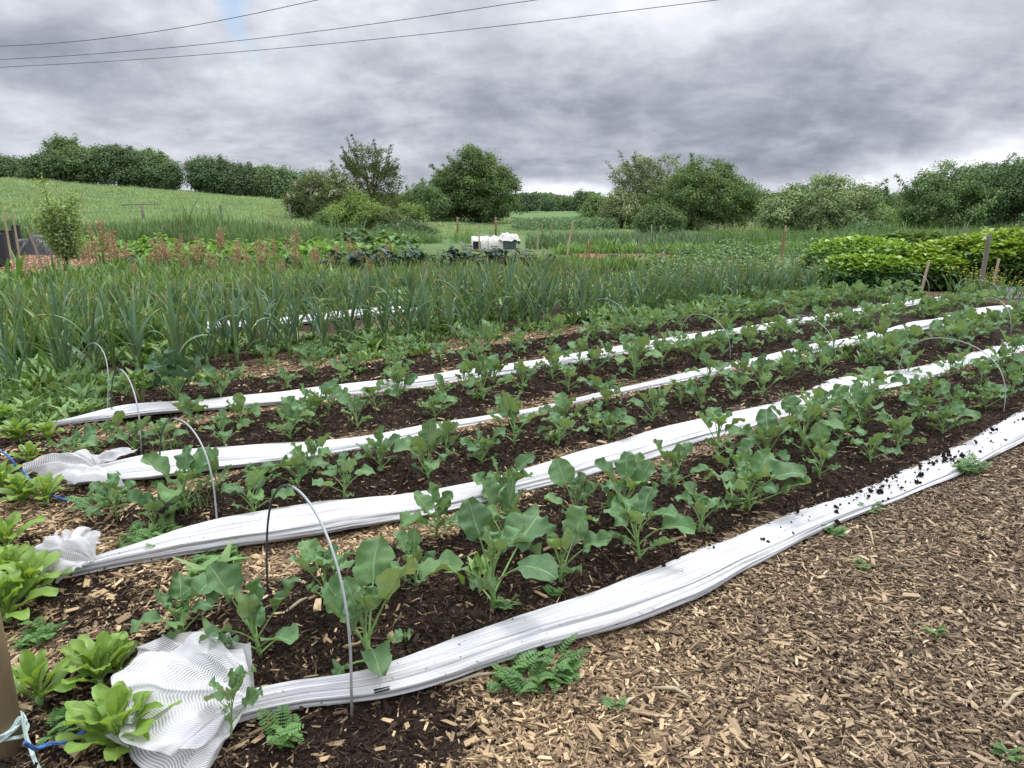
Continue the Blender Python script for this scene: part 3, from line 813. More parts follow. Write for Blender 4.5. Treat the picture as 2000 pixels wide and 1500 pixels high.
BED = {  # base px, height px of the plants one can tell apart, with what sets them apart
 1: [(360, 1243, 118, 'small thin brassica plant just behind the fanned netting end'), (512, 1282, 152, 'bushy brassica plant left of the nearest hoop, second from the netting fan'),
     (727, 1298, 240, 'largest brassica plant with big upright leaf, just right of the nearest hoop leg'), (640, 1185, 120, 'leaning brassica plant seen through the nearest hoop'),
     (815, 1150, 100, 'brassica plant with one broad pale leaf, behind the largest plant'), (965, 1190, 182, 'tall brassica plant with pale round top leaf right of the largest plant'),
     (850, 1050, 92, 'brassica plant whose leaves overlap the second netting bundle, on wood chips'), (988, 1066, 110, 'brassica plant directly behind the tall one with the pale round leaf'),
     (980, 988, 88, 'brassica plant with single tall oval leaf against the second netting bundle'), (1095, 1138, 132, 'open leggy brassica plant with a round leaf drooping at its foot'),
     (1128, 1037, 100, 'brassica plant with two round leaves spread like ears'), (1251, 1094, 120, 'small pale brassica plant close to the front netting, mid bed'),
     (1221, 1017, 112, 'dense dark brassica plant behind the small pale one'), (1363, 1036, 100, 'brassica plant with long curved leaf stalks near the front netting'),
     (1464, 999, 120, 'brassica plant with two large fan leaves near the front netting'), (1320, 955, 85, 'brassica plant in the middle of the front bed with a domed top leaf'),
     (1503, 908, 98, 'dark tall brassica plant in the densest clump of the front bed'), (1401, 895, 92, 'brassica plant with a holed leaf beside the second netting bundle'),
     (1600, 935, 90, 'brassica plant whose leaf hangs over the front netting'), (1566, 884, 100, None), (1640, 861, 58, None), (1755, 877, 55, 'brassica plant with drooping round leaves on bare soil of the front bed'),
     (1669, 810, 66, None), (1604, 814, 62, 'brassica plant with one upright holed leaf in front of the second netting bundle'), (1867, 814, 55, 'wide brassica plant with cupped fan leaf left of the right hand hoop leg'), (1716, 782, 58, None), (1776, 792, 52, None), (1820, 772, 45, None),
     (1925, 800, 58, None), (1850, 738, 45, None), (1775, 735, 50, None), (1915, 752, 50, None), (1975, 775, 55, None), (1880, 722, 40, None), (1950, 722, 48, None), (2020, 752, 60, None), (2000, 700, 50, None), (1440, 945, 80, None), (1545, 850, 70, None), (1690, 770, 50, None)],
 2: [(365, 1000, 108, 'upright brassica plant inside the second hoop from the front'), (497, 1008, 104, 'brassica plant with one tall narrow leaf near the second netting bundle'),
     (581, 953, 85, 'brassica plant with round upright leaf against the third netting bundle'), (608, 926, 55, None), (300, 1035, 80, 'sprawling brassica plant with grey-green leaves left of the second hoop'),
     (228, 1012, 55, 'flat brassica plant with two broad dark leaves near the left end'), (428, 960, 55, None), (672, 975, 80, 'brassica plant with tall oval leaf alone on bare soil in the second bed'), (747, 920, 72, None), (838, 934, 88, None), (940, 905, 60, None),
     (872, 880, 62, None), (1005, 870, 92, None), (1089, 868, 50, None), (1100, 840, 60, None), (1164, 838, 45, None), (1190, 858, 64, 'small brassica plant alone beside the second netting bundle, mid bed'), (1271, 825, 66, None), (1370, 793, 45, None), (1436, 782, 50, None), (1487, 776, 38, None),
     (1385, 758, 62, None), (1487, 752, 50, None), (1538, 742, 48, None), (1184, 795, 60, None), (1450, 742, 48, None), (1600, 735, 40, None), (1330, 790, 50, None), (1560, 712, 42, None), (1620, 716, 36, None)],
 3: [(155, 908, 80, 'brassica plant with long leaf lying left, behind the loose netting end'), (262, 890, 45, None), (224, 868, 48, None), (322, 885, 60, None), (372, 838, 60, 'brassica plant whose round leaves lie over the farthest netting bundle'), (440, 872, 60, None), (470, 832, 55, None),
     (566, 857, 50, None), (603, 830, 74, None), (643, 802, 55, None), (699, 834, 56, None), (735, 802, 48, None), (771, 766, 52, 'brassica plant standing against the farthest netting bundle'), (864, 778, 42, None), (850, 816, 34, None), (945, 782, 84, None), (1020, 762, 60, None), (1110, 766, 42, None), (905, 760, 40, None),
     (1238, 735, 80, None), (1295, 717, 60, None), (1157, 730, 44, None), (1358, 702, 50, None), (1412, 696, 48, None), (1190, 712, 40, None), (1325, 690, 42, None)],
 4: [(432, 776, 55, None), (560, 760, 42, None), (592, 708, 45, None), (527, 722, 38, None), (667, 748, 44, None), (777, 733, 46, None), (695, 716, 42, None), (862, 714, 28, None), (935, 711, 42, None), (170, 768, 40, None), (245, 775, 42, None), (120, 790, 30, None), (1075, 676, 42, None), (790, 700, 44, None), (1010, 692, 36, None)]}
bn = {1: 'front bed', 2: 'second bed', 3: 'third bed', 4: 'fourth bed'}
cnt = 0
occupied = []
def bplant(x, y, sc, k, lab=None, rz=None):
    global cnt
    sx = ST(x, y)[0]; lab = lab or f'young brassica plant among others ' + ('near the left end' if sx < 3 else 'in the middle' if sx < 7.5 else 'towards the far right end') + f' of the {bn[k]}'
    place(BP[cnt % len(BP)], (x, y, hz1(x, y) - .005), random.uniform(0, 6.28) if rz is None else rz, sc, lab, 'brassica plant', f'young brassica plants in the {bn[k]}')
    occupied.append((x, y)); cnt += 1
for k, l in BED.items():
    for (px, py, hpx, lab) in l:
        g = GZ(px, py)
        dist = g.y * cs + (CH) * sn
        h = hpx / CF * dist * 1.06
        bplant(g.x, g.y, min(1.08, max(.6, h / .34)), k, lab)
for k in (1, 2, 3, 4):
    a, b = BED0[k - 1], BED1[k - 1]
    for ri, tt in enumerate((a + .14, (a + b) / 2 - .02, b - .20)):
        s = 2 + ri * .2
        while s < (12.3 if k > 1 else 13):
            ss, t2 = s + random.uniform(-.08, .08), tt + random.uniform(-.06, .06)
            x, y = XY(ss, t2)
            if all((x - q[0]) ** 2 + (y - q[1]) ** 2 > .27 ** 2 for q in occupied):
                px = 1000 + CF * x / (y * cs + CH * sn)
                lim = {1: 1500, 2: 900, 3: 750, 4: 450}[k]
                if px > lim and px < 2250: bplant(x, y, random.uniform(.62, .86), k)
            s += .33
g = GZ(345, 782); place(BD, g, 1.0, 1.0, 'dark crinkled cabbage plant behind the farthest netting near its left end', 'cabbage plant')
# a brassica leaf fallen over the end of the front netting
o = copy_tree(BP[3]); o.location = G(452, 1432, .06); o.rotation_euler = (R(8), R(4), 2.0); o.scale = (.34, .34, .55); tag(o, 'small brassica plant poking up at the right edge of the fanned netting', 'brassica plant')
print('brassicas', cnt)

# ---- salad plants with spoon-shaped leaves at the bed ends
def lettuce_proto(seed, n):
    rd = random.Random(seed); root = empty('salad_plant')
    MB().tube([(0, 0, -.02), (0, 0, .03)], [.012, .009], 8).build('stem', M['brassica_stem'], root)
    for i in range(n):
        f = i / (n - 1); L = rd.uniform(.11, .16) * (1 - .35 * f)
        me = leaf_mesh('leaf', M['lettuce'], L, L * rd.uniform(.34, .44), .012, rd.randint(1, 10 ** 6), R(40 + 45 * f + rd.uniform(-12, 8)), R(rd.uniform(5, 70)), rd.uniform(.1, .4), .005, 'spoon', 11, 3, .0035, False)
        obj('leaf', me, root, (0, 0, .012 + .035 * f), (rd.uniform(-.15, .15), 0, i * 2.4 + rd.uniform(-.3, .3)))
    KIDS[root.name] = list(root.children)
    return root
LP = [lettuce_proto(11, 24), lettuce_proto(12, 12), lettuce_proto(13, 16), lettuce_proto(14, 18)]
for i, (px, py, kind, sc, rz, lab) in enumerate([
    (235, 1475, 0, 1.38, 0.3, 'largest bright green salad plant at the foot of the fanned netting'), (78, 1375, 1, 1.15, 1, 'bright green salad plant beside the wooden post'),
    (195, 1340, 2, 1.15, 2, 'bright green salad plant left of the fanned netting'), (235, 1318, 1, .9, 4, 'small salad plant against the back of the fanned netting'),
    (15, 1215, 3, 1.35, 3, 'round leaved salad plant at the left edge below the second netting knot'), (60, 1175, 2, 1.35, .5, 'salad plant hiding the frilled knot of the second netting'),
    (20, 1130, 0, .95, 5, 'salad plant at the left edge beside the second netting knot'), (45, 985, 3, 1.15, 1.7, 'salad plant at the left edge in front of the third netting'),
    (92, 985, 1, 1.1, 2.9, 'salad plant in front of the loose end of the third netting'), (5, 960, 2, 1.1, .2, 'salad plant cut by the left edge near the third netting'),
    (40, 865, 0, 1.1, 4.1, 'salad plant at the left end of the farthest netting'), (95, 860, 3, .9, 4.6, 'low salad plant just right of the one at the end of the farthest netting'),
    (60, 905, 1, .9, 3.3, 'small salad plant on chips between the two back nettings'), (8, 830, 2, 1.1, .9, 'salad plant at the left edge beside the farthest netting'), (15, 1075, 1, 1.2, 2.2, 'pale salad plant at the left edge above the second netting knot')]):
    place(LP[kind], GZ(px, py), rz, sc, lab, 'salad plant', 'bright salad plants at the bed ends')

# ---- garlic: stem and strap leaves
def garlic_proto(seed):
    rd = random.Random(seed); root = empty('garlic_plant')
    hs = rd.uniform(.13, .24); MB().tube([(0, 0, -.02), (0, 0, hs * .6), (0, 0, hs)], [.011, .012, .008], 6).build('stem', M['garlic_stem'], root)
    side = rd.uniform(0, PI); n = rd.randint(8, 11)
    for i in range(n):
        f = i / (n - 1); L = rd.uniform(.36, .56)
        a = side + (i % 2) * PI + rd.uniform(-.6, .6)
        bend = R(rd.uniform(3, 34)) if rd.random() < .76 else R(rd.uniform(60, 140))
        me = leaf_mesh('leaf', M['garlic'], L, rd.uniform(.024, .037), .0, rd.randint(1, 10 ** 6), R(62 + 24 * f + rd.uniform(-8, 6)), bend, .55, .0, 'strap', 12, 1, .0015, False, twist=rd.uniform(-.8, .8))
        obj('leaf', me, root, (0, 0, hs * (.25 + .75 * f)), (0, 0, a))
    KIDS[root.name] = list(root.children)
    return root
GP = [garlic_proto(500 + i) for i in range(10)]
def merged_mesh(root, name):
    V = []; F = []; mats = []; U = []; MI = []; base = 0
    for ch in kids(root):
        me = ch.data; co = np.empty(len(me.vertices) * 3, np.float32); me.vertices.foreach_get('co', co); co = co.reshape(-1, 3)
        Mx = np.array(Matrix.LocRotScale(ch.location, ch.rotation_euler, ch.scale)); co = co @ Mx[:3, :3].T + Mx[:3, 3]
        V.append(co); slots = []
        for mt in me.materials:
            if mt not in mats: mats.append(mt)
            slots.append(mats.index(mt))
        uvv = np.zeros((len(me.vertices), 2), np.float32)
        if me.uv_layers:
            uvl = np.empty(len(me.loops) * 2, np.float32); me.uv_layers[0].data.foreach_get('uv', uvl); li = np.empty(len(me.loops), np.int32); me.loops.foreach_get('vertex_index', li); uvv[li] = uvl.reshape(-1, 2)
        U.append(uvv)
        for p_ in me.polygons: F.append(tuple(v + base for v in p_.vertices)); MI.append(slots[p_.material_index])
        base += len(co)
    me = mesh(name, np.vstack(V), F, None, True, np.vstack(U))
    for mt in mats: me.materials.append(mt)
    me.polygons.foreach_set('material_index', np.array(MI, np.int32)); return me
gpos = []
for ri, t0 in enumerate((6.95, 7.32, 7.7, 8.05, 9.75, 10.1, 10.5, 10.9)):
    s = (.1 if ri != 3 else 5.0) + random.uniform(0, .15) - .07 * ri
    while s < (12.2 if ri < 4 else 9.3):
        gpos.append((s + random.uniform(-.05, .05), t0 + random.uniform(-.07, .07), ri)); s += random.uniform(.18, .36 if s < 5 else .28)
gpos.sort(key=lambda q: np.hypot(*XY(q[0], q[1])))
rl = ['in the front garlic row', 'in the second garlic row', 'in the third garlic row', 'in the fourth garlic row'] + ['beyond the netting strip in the garlic'] * 4
vis = []
for q in gpos:
    x, y = XY(q[0], q[1]); px = 1000 + CF * x / (y * cs + CH * sn)
    if px > -120 and px < 2150: vis.append((x, y, q[2]))
for i, (x, y, r) in enumerate(vis[:300]):
    place(GP[i % 10], (x, y, hz1(x, y)), random.uniform(0, 6.28), random.uniform(1.1, 1.4) * (1 if x < .5 else .84) * (1 if r < 4 else .8), 'garlic plant with yellowed tips ' + rl[r] + (', left part' if x < -1.5 else ', middle part' if x < 2.5 else ', right part'), 'garlic plant', 'garlic plants in rows behind the nets')
gm = [merged_mesh(g_, 'garlic_mass_kind') for g_ in GP]
rest = np.array(vis[300:]); n = len(rest)
scatter('garlic_rows', gm, np.stack([rest[:, 0], rest[:, 1], hz(rest[:, 0], rest[:, 1])], 1), np.stack([np.zeros(n), np.zeros(n), rng.uniform(0, 6.28, n)], 1), rng.uniform(.75, 1.0, n), 'dense rows of garlic further along the bed')
print('garlic', len(vis))

# ---- silverweed and other small weeds with fern-like leaves
def silver_leaf(seed, L=.13):
    rd = random.Random(seed); mb = MB(); e0 = R(rd.uniform(45, 80)); bend = R(rd.uniform(40, 90))
    x = z = 0; pts = []; n = 12
    for i in range(n + 1):
        pts.append((x, 0, z)); a = e0 - bend * (i / n) ** 1.4; x += math.cos(a) * L / n; z += math.sin(a) * L / n
    mb.tube(pts, [.0014] * (n + 1), 3, False)
    for i in range(2, n + 1):
        px_, _, pz = pts[i]; l = .030 * math.sin(PI * (.15 + .75 * i / n)) * L / .13
        for sd in (-1, 1):
            w = l * .34; c = rd.uniform(-.1, .25) * l
            mb.add([(px_, 0, pz), (px_ + w * .9, sd * l * .35, pz + .002), (px_ + w * 1.15, sd * l * .75, pz + c * .5), (px_ + w * .3, sd * l * 1.05, pz + c), (px_ - w * .5, sd * l * .7, pz + c * .4), (px_ - w * .5, sd * l * .3, pz + .001)],
                   [(0, 1, 2, 3, 4, 5) if sd > 0 else (5, 4, 3, 2, 1, 0)])
    return mb.me('leaf', M['silverweed'])
SL = [silver_leaf(i) for i in range(5)]
def weed_proto(seed, n, spread=.0):
    rd = random.Random(seed); root = empty('silverweed_plant')
    for i in range(n):
        obj('leaf', SL[i % 5], root, (rd.uniform(-spread, spread), rd.uniform(-spread, spread), 0), (rd.uniform(-.3, .3), 0, rd.uniform(0, 6.28)), rd.uniform(.6, 1.1))
    KIDS[root.name] = list(root.children); return root
WP = [weed_proto(1, 30, .10), weed_proto(2, 9, .03), weed_proto(3, 14, .05)]
for (px, py, k, sc, lab) in [(1040, 1320, 0, .95, 'large patch of silverweed against the front netting on the chip path'), (560, 1450, 1, .8, 'small silverweed sprig below the front netting'), (975, 1340, 1, .6, 'silverweed sprig left of the large silverweed patch'),
        (1882, 925, 2, 1.1, 'bushy weed clump at the path edge of the front netting on the right'), (1690, 1003, 1, .6, 'tiny weed at the path edge of the netting below the spilt soil'), (1625, 1045, 2, .6, 'low weed on the chips below the front netting'),
        (80, 1250, 1, .8, 'fern-like weed on the chips left of the small brassica'), (60, 1262, 2, .6, 'low fern-like weed beside the post'), (300, 1060, 0, .9, 'spreading silverweed under the brassicas above the second netting'), (400, 1105, 1, .7, 'fern-like weed in front of the second netting bundle'),
        (445, 1100, 1, .7, 'weed sprig on chips just below the second netting, right of another'), (985, 1190, 1, .5, 'single silverweed leaf at the foot of the tall brassica'), (1085, 1165, 1, .4, 'tiny weed seedlings beside the front netting'), (1680, 1110, 1, .45, 'tiny weed alone on the open chip path'),
        (1205, 1385, 1, .4, 'small dark moss-like weed low on the chip path'), (215, 985, 0, .9, 'weedy patch between the salad plants and the second bed'), (510, 930, 0, .7, 'silverweed patch along the third netting bundle'), (1830, 1240, 1, .35, 'tiny weed at the right of the chip path'), (1960, 1480, 1, .4, 'weed sprig at the bottom right of the path'),
        (350, 1000, 2, .8, 'silverweed beneath the second hoop'), (130, 1430, 2, .7, 'small weed beside the blue rope'), (1105, 1330, 2, .7, 'weed sprawling right of the large silverweed patch'), (1710, 990, 2, .5, 'trailing weed on the path edge under the spilt soil')]:
    place(WP[k], GZ(px, py), random.uniform(0, 6), sc, lab, 'weed', 'weeds on paths and beds')

# ---- carpets of small weeds, grass
def tuft(matl, n=14, h=.12, w=.006, spread=.05, seed=1, lean=.5, seg=3, wide=False):
    rd = np.random.default_rng(seed); vs = []; fs = []; uv = []
    for i in range(n):
        a = rd.uniform(0, 6.28); r = spread * rd.random() ** .5; bx, by = r * math.cos(a), r * math.sin(a); d = rd.uniform(0, 6.28); ln = lean * rd.uniform(.2, 1.4); hh = h * rd.uniform(.5, 1.15); b = len(vs); pw_ = d + PI / 2 + rd.normal(0, .3)
        for k in range(seg + 1):
            f = k / seg; ww = w * ((1 - f) if not wide else math.sin(PI * min(.97, .12 + .85 * f))) * rd.uniform(.9, 1.1)
            ox = bx + math.cos(d) * ln * hh * f * f; oy = by + math.sin(d) * ln * hh * f * f; zz = hh * (f - .25 * ln * f * f)
            vs += [(ox - math.cos(pw_) * ww / 2, oy - math.sin(pw_) * ww / 2, zz), (ox + math.cos(pw_) * ww / 2, oy + math.sin(pw_) * ww / 2, zz)]; uv += [(f, 0), (f, 1)]
        for k in range(seg): fs.append((b + 2 * k, b + 2 * k + 1, b + 2 * k + 3, b + 2 * k + 2))
    return mesh('tuft', vs, fs, matl, True, uv)
def carpet(name, protos, x, y, sc, label, dz=0.0, cat=None):
    n = len(x); rot = np.stack([rng.normal(0, .1, n), rng.normal(0, .1, n), rng.uniform(0, 6.28, n)], 1)
    return scatter(name, protos, np.stack([x, y, hz(x, y) + dz], 1), rot, sc, label, cat)
wt = [tuft(M['weed'], 16, .085, .026, .06, i, .9, 3, True) for i in range(4)]
gt = [tuft(M['grass'], 16, .16, .005, .04, 10 + i, .6) for i in range(3)]
s = rng.uniform(-.6, 12.5, 26000); t = rng.uniform(6.3, 12.5, 26000); x, y = XY(s, t)
ok = (vn(x, y, 1.4, 40) + .32 - .15 * (t < 6.8) + .4 * sst(10, 11, t) - .5 * ((s < 6) & (t > 7.9) & (t < 9.4))) > rng.random(len(x)) * .95
carpet('ground_weeds', wt, x[ok], y[ok], rng.lognormal(0, .35, ok.sum()), 'low green weeds under the garlic rows')
# sparse weeds among the beds and on the left edge
s = np.concatenate([rng.uniform(-2.2, .6, 9000), rng.uniform(.6, 12.5, 9000)]); t = rng.uniform(1.4, 7, 18000); x, y = XY(s, t)
dens = np.where(s < .6, sst(4.6, 6, t) * .6 + .03, .03 + .3 * sst(5, 10, s)) * (vn(x, y, 1.7, 41) > -.02)
dens = dens + .5 * (s < .2) * sst(5.2, 6.2, t)
ok = rng.random(len(x)) < dens
ok &= ~((t < 1.95) & (s < .7)) & ~((t < 1.8) & (s > 1))
for q_ in NETT: ok &= ~((np.abs(t - q_) < .22) & (s < 10))
carpet('bed_weeds', wt[:2] + gt[:1], x[ok], y[ok], rng.lognormal(-.25, .35, ok.sum()), 'small green weeds scattered through the beds')
# tall weedy strip behind the garlic
s = rng.uniform(-3, 13, 26000); t = rng.uniform(11, 15.5, 26000); x, y = XY(s, t)
ok = (chips_left(x, y) < .4) & (y < 17)
tw_ = [tuft(M['weed'], 22, .30, .034, .10, 20 + i, .45, 4, True) for i in range(4)] + [tuft(M['grass'], 26, .36, .011, .1, 25 + i, .5, 4) for i in range(3)]
carpet('tall_weeds', tw_, x[ok][:6500], y[ok][:6500], rng.lognormal(-.1, .25, len(x[ok][:6500])), 'tall grassy weeds between garlic and kale')
# weeds round the left edge
x = rng.uniform(-9.5, -3.2, 9000); y = rng.uniform(6, 17, 9000); ok = (chips_left(x, y) < .4) & (x < -.44 * y - 0) & (ST(x, y)[1] > 8.5)
carpet('edge_weeds', tw_[:3], x[ok], y[ok], rng.lognormal(-.3, .3, ok.sum()), 'leafy weeds along the left side of the plot')

# field grass
ft = [tuft(M['field_grass'], 44, .12, .022, .45, 40 + i, .7, 3) for i in range(4)]
x = rng.uniform(-62, 6, 46000); y = 30 + 42 * rng.random(46000) ** 1.1
ok = (x > -.95 * y) & (x < -.07 * y) & (hz(x, y) > .02)
carpet('meadow_grass', ft, x[ok], y[ok], rng.lognormal(-.1, .3, ok.sum()) * (.7 + .6 * (vn(x[ok], y[ok], .25, 50) + .5)), 'pale meadow grass on the rising field')
# fields seen between the trees
x = rng.uniform(-8, 60, 16000); y = rng.uniform(38, 75, 16000)
ok = (x < .85 * y)
carpet('pasture_grass', ft, x[ok], y[ok], rng.lognormal(-.3, .3, ok.sum()), 'pasture grass beyond the plot')
bt = [tuft(M['bank_grass'], 40, .48, .026, .45, 50 + i, .45, 4) for i in range(4)]
x = rng.uniform(-34, 34, 15000); y = rng.uniform(27, 40, 15000)
a = x / y
up = np.interp(a, [-1, -.55, -.3, -.12, -.05, .27, .3, .5, 1], [33, 33, 33, 32, 28, 28, 32, 33, 33]) + vn(x, y, .4, 51) * 4
ok = (y < up) & (y > np.interp(a, [-1, -.15, -.1, .2, .32, 1], [28, 28, 30, 31, 27, 24]))
carpet('long_grass', bt, x[ok], y[ok], rng.lognormal(-.15, .3, ok.sum()), 'dark long grass on the plot boundary')

# ------------------------------------------------------------------ crops further back
def leafball(name, matl, n, lw, ll, rx, h, seed, up=.5, dome=True, droop=.3):
    """leafy clump: n separate folded leaf blades over a dome, with short stalks below"""
    rd = np.random.default_rng(seed); vs = []; fs = []; cols = []
    for i in range(n):
        a = rd.uniform(0, 6.28); q = rd.random() ** .5; r = rx * q
        z = h * (math.sqrt(max(0, 1 - q * q * .9)) if dome else 1) * rd.uniform(.45, 1.02)
        d = a + rd.normal(0, .8); e = up * rd.uniform(-.6, 1.2) - droop * q
        fx, fy = math.cos(d), math.sin(d); L = ll * rd.uniform(.6, 1.25); W = lw * rd.uniform(.6, 1.2)
        c = np.array((r * math.cos(a), r * math.sin(a), z)); F = np.array((fx * math.cos(e), fy * math.cos(e), math.sin(e))); S = np.array((-fy, fx, 0.0)); N = np.cross(F, S)
        b = len(vs); cu = rd.uniform(.05, .3) * W
        for (u, v, k) in ((-.5, 0, 0), (-.15, -.5, 1), (-.15, .5, 1), (.2, -.42, 1), (.2, .42, 1), (.55, 0, -.6), (0, 0, 0)):
            vs.append(c + F * u * L + S * v * W + N * k * cu)
        fs += [(b, b + 6, b + 2), (b, b + 1, b + 6), (b + 1, b + 3, b + 6), (b + 6, b + 4, b + 2), (b + 3, b + 5, b + 6), (b + 6, b + 5, b + 4)]
        if i % 3 == 0:
            b = len(vs); w = .006
            vs += [c, c + S * w, np.array((c[0] * .5, c[1] * .5, 0)), np.array((c[0] * .5, c[1] * .5, 0)) + S * w]; fs += [(b, b + 1, b + 3), (b, b + 3, b + 2)]
        
    cols = np.ones((len(vs), 4))
    return mesh(name, vs, np.array(fs), matl, True, None, cols)
def crop(name, meshes, poslist, label, cat, group, sc=(.8, 1.2)):
    for i, (x, y) in enumerate(poslist):
        o = obj(name, meshes[i % len(meshes)], None, (x, y, hz1(x, y) - .01), (0, 0, random.uniform(0, 6.28)), random.uniform(*sc))
        tag(o, label(i) if callable(label) else label, cat, group)
def rowpts(px0, px1, Y0, Y1, step, jit=.1):
    a = (px0 - 1000) / 1443 * Y0, Y0; b = (px1 - 1000) / 1443 * Y1, Y1
    d = math.hypot(b[0] - a[0], b[1] - a[1]); n = int(d / step)
    return [(a[0] + (b[0] - a[0]) * i / n + random.uniform(-jit, jit), a[1] + (b[1] - a[1]) * i / n + random.uniform(-jit, jit)) for i in range(n)]
kale = [leafball('kale_plant', M['kale'], 60, .10, .22, .26, .60, i, .6, True, .6) for i in range(3)]
crop('kale_plant', kale, rowpts(640, 1105, 14.4, 14.9, .30) + rowpts(700, 1110, 15.3, 15.8, .34), 'dark blue-green kale plant in the low dark rows behind the garlic', 'kale plant', 'kale plants behind the garlic')
crop('kale_plant', kale, rowpts(240, 640, 15.5, 14.6, .75), 'dark kale plant half hidden among the brown docks on the left', 'kale plant', 'kale plants among the docks', (.7, .95))
sq = [leafball('squash_plant', M['squash'], 80, .20, .24, .62, .50, 10 + i, .25, True, .3) for i in range(3)]
crop('squash_plant', sq, rowpts(165, 800, 21, 21, .95, .25) + rowpts(190, 700, 24, 24.2, 1.05, .25) + rowpts(300, 780, 18.6, 19, 1.1, .3), lambda i: 'broad leaved pale green squash plant ' + ('in the nearer row behind the docks' if i >= 18 else 'in the farther rows behind the docks') , 'squash plant', 'squash plants left of the white tunnel')
rh = [leafball('rhubarb_plant', M['potato'], 70, .24, .30, .6, .62, 15 + i, .3, True, .3) for i in range(2)]
crop('rhubarb_plant', rh, rowpts(690, 850, 25.5, 25.5, .8, .15), 'dark green large leaved plant left of the white tunnel', 'large leaved plant', 'dark large leaved plants by the boundary')
po = [leafball('potato_plant', M['potato'], 110, .075, .10, .38, .44, 20 + i, .4) for i in range(4)]
pp = []
for j, Y in enumerate((13.4, 14.6, 15.9, 17.4, 19.2, 21.2, 23.4)):
    pp += rowpts((1290, 1280, 1270, 1280, 1310, 1350, 1420)[j], 1680 + 8 * j, Y, Y + .5, .55 if Y < 18 else .7, .1)
crop('potato_plant', po, pp, 'bushy potato plant in the green rows right of the black bucket', 'potato plant', 'potato plants in rows')
ca = [tuft(M['carrot'], 36, .17, .02, .22, 60 + i, .6, 3, True) for i in range(3)]
x = np.concatenate([rng.uniform(-6.5, -.3, 3000), rng.uniform(1.5, 10, 2600)]); y = np.concatenate([rng.uniform(16.3, 21.5, 3000), rng.uniform(22.5, 25, 2600)])
ok = (chips_left(x, y) < .3) & ((x > 1) | (y < 21.5 + 0 * x))
ok &= ~((x > -2.6) & (x < .8) & (y > 18) & (y < 27))
ok &= (np.abs(((y - .12 * x) / .8) % 1 - .5) < .34)
carpet('feathery_crop', ca, x[ok], y[ok], rng.lognormal(-.1, .35, ok.sum()), 'low feathery bright green crop')
fl = [tuft(M['farleek'], 7, .50, .045, .06, 70 + i, .45, 4) for i in range(5)]
xs, ys = [], []
for Y in np.arange(25.5, 32, .42):
    a = np.arange(.012 * Y + .3, .275 * Y, .19); xs.append(a + rng.normal(0, .04, len(a))); ys.append(np.full(len(a), Y) + rng.normal(0, .05, len(a)))
x = np.concatenate(xs); y = np.concatenate(ys)
carpet('far_leek_patch', fl, x, y, rng.uniform(.8, 1.2, len(x)), 'block of upright grey-green leeks near the boundary')

# docks gone to brown seed
def dock_proto(seed):
    rd = random.Random(seed); root = empty('dock_plant'); h = rd.uniform(.95, 1.2); st = MB(); sd_ = MB()
    def spike(p0, p1, r0):
        st.tube([p0, p1], [r0, .002], 4)
        n = int((Vector(p1) - Vector(p0)).length / .007)
        for i in range(n):
            f = .25 + .75 * rd.random(); c = Vector(p0).lerp(Vector(p1), f) + Vector((rd.gauss(0, .011), rd.gauss(0, .011), rd.gauss(0, .006))); q = rd.uniform(.007, .015)
            a, b = Vector((rd.uniform(-1, 1), rd.uniform(-1, 1), rd.uniform(-1, 1))).normalized() * q, Vector((rd.uniform(-1, 1), rd.uniform(-1, 1), rd.uniform(-1, 1))).normalized() * q
            sd_.add([c - a, c + b, c + a, c - b], [(0, 1, 2, 3)])
    for k in range(rd.randint(2, 3)):
        bx, by = rd.uniform(-.1, .1), rd.uniform(-.1, .1); hh = h * rd.uniform(.8, 1)
        st.tube([(bx * .3, by * .3, 0), (bx, by, hh * .5)], [.007, .005], 5); spike((bx, by, hh * .5), (bx * 1.3, by * 1.3, hh), .004)
        for i in range(9):
            z = hh * (.45 + .05 * i); a = rd.uniform(0, 6.28); l = rd.uniform(.14, .27) * (1.2 - .08 * i)
            spike((bx, by, z), (bx + math.cos(a) * l * .45, by + math.sin(a) * l * .45, z + l * .9), .002)
    st.build('stem', M['dock_stem'], root); tag(sd_.build('seed_head', M['dock'], root, False), kind='stuff')
    lf = tuft(M['weed'], 14, .5, .06, .08, seed, .7, 4, True); obj('foliage', lf, root)
    KIDS[root.name] = list(root.children); return root
DP = [dock_proto(i) for i in range(6)]
for i, (px, top, Y) in enumerate([(185, 425, 15.5), (215, 430, 16), (240, 505, 12.6), (305, 445, 15), (315, 452, 14.2), (375, 470, 14.5), (400, 490, 13), (418, 438, 17), (432, 432, 17), (455, 450, 16), (468, 460, 15), (500, 475, 14), (523, 465, 15.5), (560, 448, 17), (580, 436, 18), (605, 468, 15), (622, 500, 13),
        (655, 470, 16), (680, 462, 16), (700, 470, 15.5), (757, 462, 16), (825, 500, 13.2), (292, 470, 14), (150, 468, 13.6), (345, 485, 13.5), (540, 492, 13.4), (640, 488, 14), (205, 436, 15), (228, 446, 14.6), (300, 460, 13.8), (450, 478, 13.8), (475, 486, 14.4), (575, 470, 14.2), (690, 478, 14.4), (716, 488, 14), (740, 484, 14.8), (610, 482, 14.1), (172, 452, 14.6), (385, 452, 15.2), (345, 440, 16.4), (500, 448, 16.5)]):
    z = zfor(top, Y); x = (px - 1000) / 1443 * Y
    place(DP[i % 6], (x, Y, 0), random.uniform(0, 6), max(.55, z / 1.1), f'brown seeding dock standing tall above the weeds on the left', 'dock plant', 'brown seeding docks')

